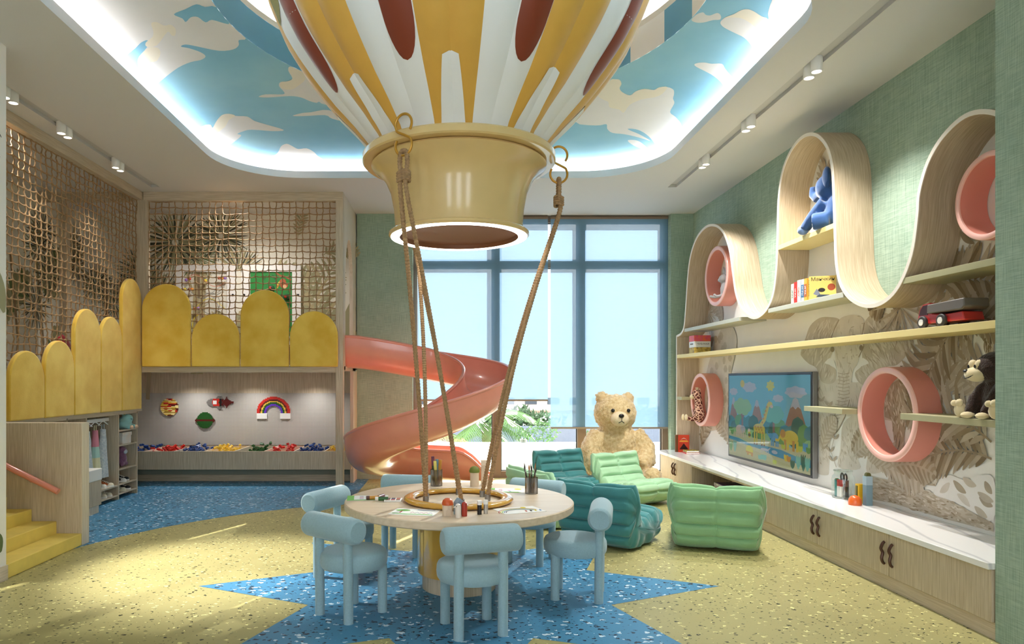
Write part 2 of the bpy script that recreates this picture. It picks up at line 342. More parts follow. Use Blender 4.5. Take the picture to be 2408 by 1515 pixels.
# ceiling with a rounded opening and two light slots
hole = arc(1.6, 7.64, .9, 0, 90, 12)+arc(-1.8, 7.64, .9, 90, 180, 12)+arc(-2.4, 4.5, .3, 180, 270, 6)+arc(CX, CY, 2.0, 203.6, 339.5, 40)+arc(1.9, 4.9, .6, 272, 360, 10)
def offset(loop, d):
    n = len(loop); out = []
    for i in range(n):
        a, b = Vector(loop[i-1]), Vector(loop[(i+1) % n]); t = (b-a).normalized(); out.append((loop[i][0]+t.y*d, loop[i][1]-t.x*d))
    return out
slots = [(-3.88, -3.77, .5, 8.95), (2.83, 2.94, .5, 8.95)]
ce = St(flat(MB(), [(-5.7, -2.2), (3.9, -2.2), (3.9, 10.95), (-5.7, 10.95)], [hole]+[[(a, c), (b, c), (b, d), (a, d)] for a, b, c, d in slots], CEILZ).build('ceiling', CEIL, smooth=False), 'white ceiling around the sky opening')
def band(loop, z0, z1):
    mb = MB(); n = len(loop); mb.add([(a, b, z0) for a, b in loop]+[(a, b, z1) for a, b in loop], [(i, n+i, n+(i+1) % n, (i+1) % n) for i in range(n)]); return mb
band(hole, CEILZ, 4.085).build('opening_lip', CEIL, ce)
h3 = offset(hole, .32)
sh = MB(); n = len(hole); sh.add([(a, b, 4.085) for a, b in hole]+[(a, b, 4.085) for a, b in h3], [(i, (i+1) % n, n+(i+1) % n, n+i) for i in range(n)])
sh.build('cove_shelf', WHITE, ce, False)
band(h3, 4.085, 4.26).build('cove_back', WHITE, ce)
LED = emis('led_strip', (252, 250, 248), 12)
ha, hb = offset(hole, .16), offset(hole, .20)
sl = MB(); sl.add([(a, b, 4.10) for a, b in ha]+[(a, b, 4.10) for a, b in hb], [(i, (i+1) % n, n+(i+1) % n, n+i) for i in range(n)])
St(sl.build('cove_light_strip', LED, ce, False))
SKYB = M('painted_sky_blue', (160, 212, 236), .75, vary=.1, vscale=.8, col2=(126, 190, 226))
SKYD = M('painted_sky_deep', (104, 166, 206), .75, vary=.06, vscale=1.2)
CLW = M('painted_cloud_white', (232, 232, 236), .75, vary=.03, vscale=2); CLC = M('painted_cloud_cream', (240, 234, 222), .75)
circ = [(CX+1.79*math.cos(2*pi*i/96), CY+1.79*math.sin(2*pi*i/96)) for i in range(96)]
pa = flat(MB(), h3, [circ], 4.25).build('sky_painting', SKYB, ce, False)
cm = {'w': CLW, 'c': CLC, 'b': SKYB}
def clipc(p, rmin):
    out = []
    for i in range(len(p)):
        a, b = Vector(p[i]), Vector(p[(i+1) % len(p)])
        k = max(1, int((b-a).length/.12))
        for j in range(k):
            q = a+(b-a)*(j/k); d = q-Vector((CX, CY))
            if d.length < rmin: q = Vector((CX, CY))+d.normalized()*rmin
            out.append((q.x, q.y))
    return out
for i, (k, p) in enumerate(CLOUDS):
    sp = [(q[0], q[1]) for q in spline([(a, b, 0) for a, b in p], 3, True)]
    flat(MB(), clipc(sp, 1.792), [], 4.2495-.0003*(1+(i % 3 if k == 'w' else 3 if k == 'b' else 4))).build('painted_cloud', cm[k], pa, False)
# round raised recess the balloon rises into
def ringwall(a0, a1, z0, z1, r, mat, name):
    mb = MB(); k = max(2, int((a1-a0)/4)); mb.grid(lambda u, v: (CX+r*math.cos(math.radians(a0+(a1-a0)*u)), CY+r*math.sin(math.radians(a0+(a1-a0)*u)), z0+(z1-z0)*v), k+1, 2); return mb.build(name, mat, ce)
for a0_, a1_, mm in ((-30, 7.5, CLW), (7.5, 20, SKYD), (20, 33, CLW), (33, 190, SKYD), (190, 230, CLW), (230, 330, SKYD)):
    ringwall(a0_, a1_, 4.25, 4.51, 1.79, mm, 'recess_side')
ringwall(0, 360, 4.51, 4.56, 1.79, CEIL, 'recess_lip'); ringwall(0, 360, 4.56, 4.85, 2.08, WHITE, 'recess_back')
fr = MB(); fr.grid(lambda u, v: (CX+(1.79+.29*v)*math.cos(2*pi*u), CY+(1.79+.29*v)*math.sin(2*pi*u), 4.56), 64, 2, True); fr.build('recess_shelf', WHITE, ce, False)
fr = MB(); fr.grid(lambda u, v: (CX+(1.9+.04*v)*math.cos(2*pi*u), CY+(1.9+.04*v)*math.sin(2*pi*u), 4.575), 64, 2, True); fr.build('recess_light_strip', LED, ce, False)
SKYP = M('painted_sky_pale', (196, 214, 204), .75, vary=.14, vscale=3, col2=(168, 200, 200))
up = MB(); up.grid(lambda u, v: (CX+2.08*v*math.cos(2*pi*u), CY+2.08*v*math.sin(2*pi*u), 4.85), 64, 2, True); up.build('upper_sky_painting', SKYP, ce, False)
for i in range(22):
    a = i*2*pi/22+.1*R_.random(); r = 1.55+.3*R_.random(); c = (CX+r*math.cos(a), CY+r*math.sin(a)); bl = []
    for j in range(18):
        t = 2*pi*j/18; q = (.16+.07*math.sin(3*t+i))*(1+.12*math.sin(5*t+2*i)); bl.append((c[0]+q*1.4*math.cos(t+a), c[1]+q*.7*math.sin(t+a)))
    flat(MB(), bl, [], 4.847-.001*(i % 2)).build('painted_cloud', CLC, ce, False)
# light slots
SLOT = M('slot_grey', (196, 194, 192), .7)
for a, b, c, d in slots:
    mb = MB(); mb.add([(x, y, z) for z in (CEILZ, 4.035) for y in (c, d) for x in (a, b)], [(4, 6, 7, 5), (0, 4, 5, 1), (2, 3, 7, 6), (0, 2, 6, 4), (1, 5, 7, 3)])
    mb.build('light_slot', SLOT, ce, False)

# walls
def wall(name, mb, mat, label=None): return St(mb.build(name, mat, smooth=False), label)
wl = wall('wall_left', MB().box(-3.45, -3.33, -2.2, 5.17, 0, 4.0), MURAL, 'pale leaf mural wall at the left edge')
wall('wall_left_return', MB().box(-5.6, -3.45, 5.05, 5.17, 0, 4.0), MURAL)
LOFTW = M('loft_mural_ground', (230, 226, 212), .8, vary=.08, vscale=1.5)
wll = wall('wall_loft_left', MB().box(-5.64, -5.52, 5.05, 10.95, 0, 4.0), LOFTW, 'leaf mural wall behind the climbing net')
wall('wall_right', MB().box(3.67, 3.85, 3.95, 10.7, 0, 4.0), GREENWALL, 'green linen wall with the wave shelf')
wall('wall_right_return', MB().box(3.127, 3.85, -2.2, 3.95, 0, 4.0), GREENWALL, 'green linen wall at the right edge')
wall('wall_back', MB().box(-1.40, -.56, 10.38, 10.7, 0, 4.0), GREENWALL, 'green linen wall behind the slide')
wall('wall_back_right', MB().box(3.33, 3.67, 10.38, 10.7, 0, 4.0), GREENWALL, 'green linen strip right of the window')
wlb = wall('wall_loft_back', MB().box(-5.6, -1.42, 10.38, 10.95, 1.64, 4.0), LOFTW, 'palm mural wall behind the loft net')
wall('wall_nook_back', MB().box(-5.6, -1.40, 10.85, 10.95, 0, 1.64), OAK, 'oak wall behind the brick boards')
# camera-side wall with three tall windows
wr = MB(); wr.box(-3.45, 3.85, -2.3, -2.1, 0, .3); wr.box(-3.45, 3.85, -2.3, -2.1, 3.5, 4.0)
for a, b in ((-3.45, -2.5), (-1.6, -.5), (.4, 1.4), (2.3, 3.85)): wr.box(a, b, -2.3, -2.1, .3, 3.5)
wall('wall_rear', wr, MURAL)
BB = wood('oak_baseboard', (220, 204, 184), (200, 184, 160), (14, .6, 14))
St(MB().box(-3.33, -3.315, -2.1, 5.17, 0, .11).build('baseboard_left', BB))

# window
FRAME = M('bronze_frame', (128, 110, 96), .45, metal=.2); GASK = M('window_gasket', (26, 24, 24), .6)
wn = St(E('window_1', None, None), 'tall window behind blue roller blinds'); xs = (-.56, .716, 2.015, 3.31)
for x in xs:
    MB().box(x-.065, x+.065, 10.52, 10.66, 0, 4.0).build('mullion', FRAME, wn, bevel=.004)
for x0, x1 in zip(xs, xs[1:]):
    for z0, z1 in ((0, .1), (3.21, 3.33), (3.9, 4.0)): MB().box(x0+.065, x1-.065, 10.53, 10.65, z0, z1).build('rail', FRAME, wn)
    for z0, z1 in ((.1, 3.21), (3.33, 3.9)):
        MB().box(x0+.065, x1-.065, 10.585, 10.59, z0, z1).build('pane', glass('window_glass', (250, 252, 252), .95, 0), wn, False)
        g = MB(); a, b = x0+.065, x1-.065
        g.box(a, a+.012, 10.575, 10.60, z0, z1); g.box(b-.012, b, 10.575, 10.60, z0, z1); g.box(a, b, 10.575, 10.60, z0, z0+.012); g.box(a, b, 10.575, 10.60, z1-.012, z1)
        g.build('gasket', GASK, wn, False)
def blindmat():
    m = bpy.data.materials.new('blue_blind_fabric'); m.use_nodes = True; nt = m.node_tree; N = nt.nodes; N.clear(); L = nt.links
    tc = N.new('ShaderNodeTexCoord'); mp = N.new('ShaderNodeMapping'); mp.inputs['Scale'].default_value = (4, 4, 160); n = N.new('ShaderNodeTexNoise'); n.inputs['Scale'].default_value = 1
    L.new(tc.outputs['Object'], mp.inputs[0]); L.new(mp.outputs[0], n.inputs['Vector'])
    r = N.new('ShaderNodeValToRGB'); r.color_ramp.elements[0].color = lin((84, 106, 132)); r.color_ramp.elements[1].color = lin((96, 119, 144)); L.new(n.outputs[0], r.inputs[0])
    tl = N.new('ShaderNodeBsdfTranslucent'); L.new(r.outputs[0], tl.inputs[0]); df = N.new('ShaderNodeBsdfDiffuse'); df.inputs[0].default_value = lin((134, 178, 204))
    tr = N.new('ShaderNodeBsdfTransparent'); tr.inputs[0].default_value = lin((218, 222, 230))
    m1 = N.new('ShaderNodeMixShader'); m1.inputs[0].default_value = .5; L.new(tl.outputs[0], m1.inputs[1]); L.new(df.outputs[0], m1.inputs[2])
    m2 = N.new('ShaderNodeMixShader'); m2.inputs[0].default_value = .13; L.new(m1.outputs[0], m2.inputs[1]); L.new(tr.outputs[0], m2.inputs[2])
    o = N.new('ShaderNodeOutputMaterial'); L.new(m2.outputs[0], o.inputs[0]); return m
BLIND = blindmat(); BAR = M('blind_bar', (150, 140, 130), .5, metal=.3)
for x0, x1, zb, lab in ((-.49, 1.49, 1.2, 'long blue roller blind behind the slide and ropes, hem higher'), (1.53, 3.315, .78, 'blue roller blind behind the teddy bear, hem lower')):
    b = E('roller_blind', lab, 'blind', ((x0+x1)/2, 10.475, zb), group='window blinds'); hw = (x1-x0)/2
    MB().add([(-hw, 0, 0), (hw, 0, 0), (hw, 0, 3.96-zb), (-hw, 0, 3.96-zb)], [(0, 1, 2, 3)]).build('fabric', BLIND, b, False)
    MB().box(-hw, hw, -.012, .012, -.028, 0).build('bottom_bar', BAR, b, bevel=.004)
    MB().cyl((-hw, .02, 3.965-zb), (hw, .02, 3.965-zb), .03).build('roller', FRAME, b)

# outside
PAR = M('white_render', (240, 240, 238), .8)
T(MB().box(-6, 12, 11.6, 11.8, -.4, .43).build('parapet', PAR, bevel=.02), 'white rendered terrace parapet outside the window', 'parapet')
St(MB().box(-8, 14, 10.7, 11.6, -.2, -.02).build('terrace_floor', M('terrace_paving', (214, 208, 200), .8, vary=.06)))
St(MB().box(-60, 90, 11.8, 90, -.9, -.7).build('street_ground', M('pale_street', (170, 168, 166), .9, vary=.1, vscale=.4)))
bd = E('far_building', 'tan block with dark windows beyond the hedge', 'building', (8, 46, -6))
TAN = M('tan_render', (206, 196, 184), .9)
MB().box(-32, 22, 0, 8, 0, 20).build('body', TAN, bd); MB().box(-32, 22, -1.4, 0, 5.3, 5.45).build('awning', M('brown_awning', (150, 120, 100), .8), bd)
for k in range(22): MB().box(-18+k*1.5, -17.2+k*1.5, -.06, .02, 5.85, 6.3).build('window', M('dark_pane_low', (60, 66, 74), .2), bd, False)
def foliage(mb, c, r, n, ls, rnd):
    for _ in range(n):
        d = Vector((rnd.gauss(0, 1), rnd.gauss(0, 1), rnd.gauss(0, 1))).normalized()
        p = Vector(c)+Vector((d.x*r[0], d.y*r[1], d.z*r[2]))*(.55+.5*rnd.random())
        a = Vector((rnd.gauss(0, 1), rnd.gauss(0, 1), rnd.gauss(0, 1))).normalized()*ls; b = a.orthogonal().normalized()*ls*.4
        mb.add([p-a, p+b, p+a, p-b], [(0, 1, 2, 3)])
LEAFD = M('hedge_green', (58, 84, 44), .7, vary=.3, vscale=2); LEAFL = M('shrub_green', (80, 118, 48), .6, vary=.3, vscale=4); PALMG = M('palm_green', (84, 118, 48), .5, vary=.25, vscale=3)
for i, x in enumerate((-4.4, 2.3, 9, 15.7)):
    mb = MB(); foliage(mb, (0, 0, .25), (3.0, .9, .72), 900, .22, R_)
    o = mb.build('hedge', LEAFD, loc=(x, 32, -.7)); T(o, ('dark clipped hedge outside, behind the slide', 'dark clipped hedge outside, left of the teddy bear', 'dark clipped hedge outside, behind the teddy bear', 'dark clipped hedge outside, right end of the window')[i], 'hedge', 'hedges across the street')
T(MB().box(-20, 30, 24, 24.06, -.7, -.12).build('street_fence', M('blue_fence', (104, 110, 122), .7)), 'low blue fence across the street outside', 'fence')
def palm(loc, h, L_, n, label):
    p = E('palm_tree', label, 'palm', loc, group='palms outside the window')
    MB().tube([(0, 0, 0), (.04, 0, h*.5), (0, .02, h)], [.16, .12, .1], 10).build('trunk', M('palm_trunk', (120, 100, 76), .9, vary=.3, vscale=20), p)
    for k in range(n):
        a = 2*pi*k/n+R_.random()*.3; el = .9-.9*(k % 3)*.5; mb = MB(); pts = []
        for j in range(9):
            t = j/8; rr = L_*t; z = h+L_*(math.sin(el)*t-.75*t*t); pts.append(Vector((rr*math.cos(a)*math.cos(el*.6), rr*math.sin(a)*math.cos(el*.6), z)))
        side = Vector((-math.sin(a), math.cos(a), 0))
        for j in range(22):
            t = (j+1)/23*8; i0 = int(t); q = pts[i0].lerp(pts[min(8, i0+1)], t-i0); ll = L_*.42*math.sin(pi*(.15+.8*j/22)); fw = (pts[min(8, i0+1)]-pts[i0]).normalized()
            for s in (-1, 1):
                e = q+side*s*ll*.75+fw*ll*.5+Vector((0, 0, -ll*.45)); w = fw*.025
                mb.add([q-w, q+w, e], [(0, 1, 2)])
        mb.tube(pts, [.02-.0018*j for j in range(9)], 5); mb.build('frond', PALMG, p)
palm((.72, 13.6, -.7), 1.35, 1.15, 15, 'feathery palm outside between the slide and the rope')
palm((-.6, 14.5, -.7), .85, 1.1, 13, 'low palm outside, half hidden by the slide')
palm((5.3, 14.2, -.7), 1.5, 1.1, 13, 'palm outside at the right of the teddy bear')
for i, (x, y, r, lab) in enumerate(((1.72, 12.6, .24, 'trailing shrub in a pot outside, under the gap between blinds'), (1.25, 12.1, .12, 'small green plant on the parapet ledge near the right rope'), (2.35, 12.1, .1, 'tiny clipped plant on the parapet left of the bear'))):
    s = E('potted_shrub', lab, 'plant', (x, y, .43 if i else .3))
    if i: s.location.y = 11.7
    mb = MB(); foliage(mb, (0, 0, r*1.1), (r*1.2, r*.8, r), 260 if i == 0 else 70, .035, R_); mb.build('foliage', LEAFL, s)
    MB().lathe([(r*.4, -1.0 if i == 0 else .0), (r*.55, .02 if i == 0 else r*.5)], n=12).build('pot', M('pot_clay', (150, 150, 146), .8), s)
# ------------------------------------------------------------------ play loft
XL, YF = -4.14, 9.16             # left frame plane, front frame plane
XR = -1.42                       # right side of the loft
ZL, ZB = 1.11, 1.65              # platform over the cubbies, platform over the brick nook
lf = E('play_loft', 'oak framed play loft with mustard arched panels', 'play loft', (0, 0, 0))
b_ = .004
MB().box(XL+.06, XR, YF, YF+.1, 3.88, 4.0).build('top_beam', OAK_H, lf, bevel=b_)
MB().box(XL-.05, XL+.05, 5.17, YF+.1, 3.89, 4.0).build('top_beam', OAK_Y, lf, bevel=b_)
MB().box(-5.52, XL-.05, YF, YF+.1, 3.88, 4.0).build('top_beam', OAK_H, lf, bevel=b_)
MB().box(XL-.05, XL+.11, YF, YF+.1, ZB-.055, 3.89).build('post', OAK, lf, bevel=b_)
MB().box(-5.2, -5.1, YF, YF+.1, ZL, 3.88).build('post', OAK, lf, bevel=b_)
MB().box(XR-.10, XR, YF, YF+.1, 0, 3.88).build('post', OAK, lf, bevel=b_)
MB().box(XL+.06, XR-.10, YF-.01, YF+.1, ZB-.055, ZB+.02).build('bottom_rail', OAK_H, lf, bevel=b_)
MB().box(XL+.05, XR, YF+.1, 10.38, ZB-.03, ZB+.03).build('platform', OAK_H, lf)
MB().box(-5.52, XL, 5.17, YF+.1, ZL-.03, ZL).build('platform', OAK_Y, lf)
# side wall with the arched slide opening
side = [(YF+.1, ZB-.02), (YF+.1, 4.0), (10.38, 4.0), (10.38, ZB-.02), (10.08, ZB-.02)]+[(a, b) for a, b in arc(9.72, 2.85, .36, 0, 180, 20, .62)]+[(9.36, ZB-.02)]
side = list(reversed(side))
sd = MB(); vs = [Vector((a, b, 0)) for a, b in side]; tri = tessellate_polygon([vs]); k = len(side)
sd.add([(XR, a, b) for a, b in side]+[(XR-.05, a, b) for a, b in side], [tuple(t) for t in tri]+[tuple(k+i for i in reversed(t)) for t in tri]+[(i, (i+1) % k, k+(i+1) % k, k+i) for i in range(k)])
sd.build('side_wall', OAK_PALE, lf, ang=30)
# arched upholstered panels
def archpoly(w, h):
    ry = min(h, w*.5*1.05); return [(-w/2, 0), (w/2, 0)]+arc(0, h-ry, w/2, 0, 180, 20, ry)
def panel(fr, w, h, name='arch_panel'):
    mb = MB(); mb.prism(archpoly(w-.012, h), fr, 0, .05); return mb.build(name, YEL_PAD, lf, bevel=.012)
for x0, x1, yt in ((333, 449, 668), (450, 564, 738), (565, 680, 682), (681, 795, 732)):
    w = (x1-x0+1)*(YF-.05)/1620; xc = ((x0+x1)/2-1058)*(YF-.05)/1620; h = 1.5+(893-yt)*(YF-.05)/1620-ZB-.02
    panel(lambda a, b, d, xc=xc: (a+xc, YF-.012-d, b+ZB+.02), w, h)
for y0, y1, zt in ((8.60, 9.155, 2.80), (8.08, 8.60, 2.26), (7.51, 8.08, 2.30), (6.96, 7.51, 1.91), (6.40, 6.96, 1.78)):
    panel(lambda a, b, d, yc=(y0+y1)/2: (XL+.0+d, yc+a, b+ZL), y1-y0, zt-ZL)
# climbing nets, every rope a piece of its own
def net(name, label, fr, a0, a1, z0, z1, da, dz):
    e = E(name, label, 'net', fr((a0+a1)/2, z0, 0), group='rope climbing nets'); L0 = Vector(e.location)
    na = round((a1-a0)/da); nz = round((z1-z0)/dz); rr = .0072
    def wob(i, j, k): return .011*math.sin(i*2.1+j*1.3+k)*math.cos(j*.9-i*.7)
    P = {}
    for i in range(na+1):
        for j in range(nz+1):
            P[i, j] = Vector(fr(a0+(a1-a0)*i/na+wob(i, j, 0), z1-(z1-z0)*j/nz+wob(i, j, 2), .006*math.sin(i+j)))-L0
    for i in range(na+1):
        pts = []; ra = []
        for j in range(nz+1):
            p = P[i, j]; pts.append(p); ra.append(rr*1.75)
            if j < nz:
                q = P[i, j+1]; s = .006*math.sin(i*3+j*5)
                for t in (.16, .5, .84): pts.append(p.lerp(q, t)+Vector((s if t == .5 else 0, s if t == .5 else 0, 0))); ra.append(rr)
        MB().tube(pts, ra, 5).build('rope', ROPE, e)
    for j in range(nz+1):
        pts = []; ra = []
        for i in range(na+1):
            p = P[i, j]; pts.append(p); ra.append(rr*1.6)
            if i < na:
                q = P[i+1, j]; s = -.006-.004*math.sin(i+j*2)
                for t in (.16, .5, .84): pts.append(p.lerp(q, t)+Vector((0, 0, s if t == .5 else s*.5))); ra.append(rr)
        MB().tube(pts, ra, 5).build('rope', ROPE, e)
net('climbing_net', 'jute net across the loft front above four arched panels', lambda a, z, d: (a, YF+.06+d, z), -4.03, -1.52, ZB+.05, 3.885, .0905, .084)
net('climbing_net', 'jute net along the left loft side above the staircase', lambda a, z, d: (XL-.03+d, a, z), 6.2, 9.15, ZL+.06, 3.89, .0915, .086)

# ------------------------------------------------------------------ murals (flat print): painted leaves
def leafp(b, t, w, bend=0, n=7):
    b, t = Vector(b), Vector(t); d = t-b; nrm = Vector((-d.y, d.x)); L_ = d.length; nrm.normalize()
    up = []; lo = []
    for i in range(n+1):
        s = i/n; c = b+d*s+nrm*bend*L_*math.sin(pi*s)*.5; h = w*math.sin(pi*min(1, s*.92+.04))**.8*.5
        up.append(tuple(c+nrm*h)); lo.append(tuple(c-nrm*h))
    return up+lo[::-1]
class Print:
    def __init__(s): s.p = []
    def leaf(s, b, t, w, k, bend=0): s.p.append((leafp(b, t, w, bend), k))
    def poly(s, pts, k, smooth=False):
        if smooth: pts = [(q[0], q[1]) for q in spline([(a, b, 0) for a, b in pts], 4, True)]
        s.p.append((pts, k))
    def line(s, pts, w, k):
        P = [Vector(p) for p in pts]; a = []; b = []
        for i in range(len(P)):
            d = P[min(i+1, len(P)-1)]-P[max(i-1, 0)]; n = Vector((-d.y, d.x)).normalized()*w/2; a.append(tuple(P[i]+n)); b.append(tuple(P[i]-n))
        s.p.append((a+b[::-1], k))
    def frond(s, b, ang, L_, n, lw, ks, droop=.5, ll=.35):
        pts = []; p = Vector(b); a = ang
        for i in range(n+1):
            pts.append(tuple(p)); p = p+Vector((math.cos(a), math.sin(a)))*L_/n; a += -droop/n*(1 if math.cos(ang) >= 0 else -1)
        for i in range(1, n+1):
            q = Vector(pts[i]); d = (q-Vector(pts[i-1])).normalized(); l = L_*ll*math.sin(pi*(.12+.8*i/n)); aa = math.atan2(d.y, d.x)
            for sg in (-1, 1):
                an = aa+sg*(.85+.15*R_.random()); s.leaf(tuple(q), (q.x+l*math.cos(an), q.y+l*math.sin(an)), lw, ks[(i+(sg > 0)) % len(ks)], -.15*sg)
        s.line(pts, lw*.35, ks[0])
    def fan(s, c, R, n, ks, a0=0, a1=360, w=.027):
        for i in range(n):
            a = math.radians(a0+(a1-a0)*i/n+R_.uniform(-2, 2)); r = R*R_.uniform(.85, 1.08)
            s.leaf((c[0]+.1*R*math.cos(a), c[1]+.1*R*math.sin(a)), (c[0]+r*math.cos(a), c[1]+r*math.sin(a)), w*R*2.2, ks[i % len(ks)], R_.uniform(-.1, .1))
    def build(s, name, fr, mats, parent, step=.000004):
        mb = MB()
        for i, (pts, k) in enumerate(s.p):
            mb.k = k; d = .0012+step*i
            vs = [Vector((a, b, 0)) for a, b in pts]
            if len(pts) > 4:
                tri = tessellate_polygon([vs]); mb.add([fr(a, b, d) for a, b in pts], [tuple(t) for t in tri])
            else: mb.add([fr(a, b, d) for a, b in pts], [tuple(range(len(pts)))])
        return mb.build(name, mats, parent, False)
PK = [M('print_dark_palm', (70, 72, 56), .8), M('print_olive', (146, 142, 106), .8), M('print_sage', (160, 156, 122), .8), M('print_straw', (178, 164, 126), .8), M('print_green', (96, 110, 66), .8), M('print_brown', (136, 116, 88), .8)]
pr = Print()
px = lambda x, y: ((x-1058)*10.375/1620, 1.5+(893-y)*10.375/1620)
for x in (-2.6, -2.25, -1.95, -1.7):
    pr.frond((x, 1.7), pi/2+R_.uniform(-.2, .2), 1.5+R_.random()*.2, 16, .05, [2, 3, 1], .5, .3)
for i in range(14): pr.frond((R_.uniform(-2.9, -1.6), R_.uniform(1.7, 2.3)), R_.uniform(.6, 2.5), R_.uniform(.4, .8), 10, .06, [3, 2, 2], .8, .38)
for i in range(8): x = R_.uniform(-2.2, -1.55); pr.leaf((x, 1.8), (x+R_.uniform(-.3, .3), 2.5+R_.random()*.3), .16, i % 2+1, .1)
pr.frond(px(760, 600), .6, .55, 12, .035, [2, 3], 1.2, .35)
pr.frond(px(700, 560), 1.5, .45, 10, .03, [3, 2], .4, .3)
for c in ((465, 730), (480, 760)): pr.line([px(c[0], 620), px(c[0]-4, 700), px(c[0]-10, 880)], .09, 3)
pr.line([px(410, 560), px(455, 690)], .03, 3); pr.line([px(520, 560), px(478, 690)], .03, 3); pr.line([px(465, 600), px(468, 700)], .04, 5)
pr.fan(px(465, 605), .36, 40, [1, 2, 4]); pr.fan(px(412, 570), .5, 64, [0, 0, 1, 2]); pr.fan(px(520, 555), .42, 56, [0, 0, 2, 1])
pr.fan(px(560, 640), .4, 26, [1, 3, 0], 0, 150); pr.fan(px(370, 700), .45, 26, [0, 1, 3], 40, 170)
for i in range(40): x = R_.uniform(-4.3, -2.9); pr.frond((x, R_.uniform(1.7, 2.1)), R_.uniform(.5, 2.6), .5, 8, .04, [1, 2, 3], .6, .3)
# left end of the same wall, seen through the side net
for i in range(9): pr.fan((R_.uniform(-5.4, -4.35), R_.uniform(2.4, 3.3)), R_.uniform(.22, .34), 26, [0, 1, 5, 2], 10, 330)
for x in (-5.2, -4.9, -4.55): pr.line([(x, 1.2), (x+.05, 2.2), (x, 3.0)], .06, 5)
pr.build('mural_print', lambda a, b, d: (a, 10.38-d, b), PK, wlb)
pr = Print()
for i in range(13):
    y = R_.uniform(6.3, 10.2); z = R_.uniform(1.2, 2.7); pr.frond((y, z), R_.uniform(.9, 2.2), R_.uniform(.5, .9), 12, .09, [1, 2, 4, 3], .7, .35)
for i in range(7): y = 6.5+i*.55; pr.line([(y, 1.1), (y+.1, 2.0), (y-.05, 3.1)], .05, 5)
for i in range(6): pr.fan((R_.uniform(8.6, 10.2), R_.uniform(2.3, 3.5)), .36, 30, [0, 1, 5])
pr.build('mural_print', lambda a, b, d: (-5.52+d, a, b), PK, wll)
pr = Print()
for i in range(26):
    y = R_.uniform(2.5, 5.1); pr.frond((y, .15), R_.uniform(.9, 2.2), R_.uniform(.5, 1.3), 12, .1, [1, 2, 4, 0], .6, .35)
for y, z, l in ((5.0, 2.2, .5), (4.6, 2.6, .6), (4.9, 3.3, .5)): pr.frond((y, z), 2.4, l, 10, .07, [2, 1], 1.2, .4)
pr.fan((4.75, 3.55), .5, 24, [1, 2, 0], 180, 330); pr.leaf((5.02, 2.35), (5.14, 2.0), .14, 2)
pr.p = [(p, k) for p, k in pr.p if max(q[0] for q in p) < 5.165]
pr.build('mural_print', lambda a, b, d: (-3.33+d, a, b), PK, wl)

# ------------------------------------------------------------------ stairs and partition
st = E('staircase', 'yellow staircase with coral handrail climbing to the loft', 'staircase', (-3.33, 5.7, 0))
for k in range(10):
    MB().box(-.225*(k+1)-(.0 if k < 9 else .0), -.225*k, -.53, .53, 0 if k < 1 else .11*k-.02, .11*(k+1)-(.004 if k == 9 else 0)).build('step', YEL_STEP, st, bevel=.006)
MB().box(-2.19, -.0, .53, .65, 0, 1.108).build('partition', OAK, st, bevel=.003)
MB().box(-.001, .004, .53, .65, 0, 1.108).build('partition_edge', OAK_PALE, st, False)
hr = MB().tube([(-.16, .44, .50), (-.22, .44, .53), (-2.1, .44, 1.46)], .028, 14).build('handrail', CORAL, st)
for x in (-.45, -1.2, -1.9): MB().tube([(x, .53, .47+(-x-.22)*.497), (x, .44, .525+(-x-.22)*.497)], .018, 10).build('bracket', CORAL, hr)

# ------------------------------------------------------------------ cubby shelf under the side loft
cu = E('cubby_shelf', 'open oak cubby shelf under the mustard panels', 'shelf', (XL, 8, 0))
ty = lambda y: y-8
for y in (6.45, 7.03, 7.45, 7.85, 8.61, 9.12): MB().box(-.42, 0, ty(y)-.012, ty(y)+.012, 0, 1.08).build('partition', OAK_Y if y < 0 else OAK, cu)
MB().box(-.42, 0, ty(6.45), ty(9.13), 1.06, 1.08).build('top_board', OAK_Y, cu); MB().box(-.44, -.42, ty(6.45), ty(9.13), 0, 1.08).build('back_panel', OAK, cu)
for z in (.075, .19, .38, .68, .865): MB().box(-.42, -.004, ty(8.622), ty(9.108), z-.02, z).build('shelf_board', OAK_Y, cu)
for y0, y1 in ((7.862, 8.598), (7.462, 7.838), (7.042, 7.438), (6.462, 7.018)):
    for z in (.065, .185): MB().box(-.42, -.004, ty(y0), ty(y1), z-.02, z).build('shelf_board', OAK_Y, cu)
MB().box(-.145, -.115, ty(7.862), ty(8.598), .985, 1.025).build('hanging_rail', WHITE, cu)
bx = E('toy_bench', 'low oak box with white top drawer before the cubbies', 'bench', (-4.04, 7.35, 0))
MB().box(-.10, .10, -.44, .44, .09, .37).build('body', OAK, bx, bevel=.003); MB().box(-.08, .08, -.42, .42, 0, .09).build('plinth', OAK_PALE, bx); MB().box(-.098, .105, -.445, .445, .37, .5).build('drawer', WHITE, bx, bevel=.006)
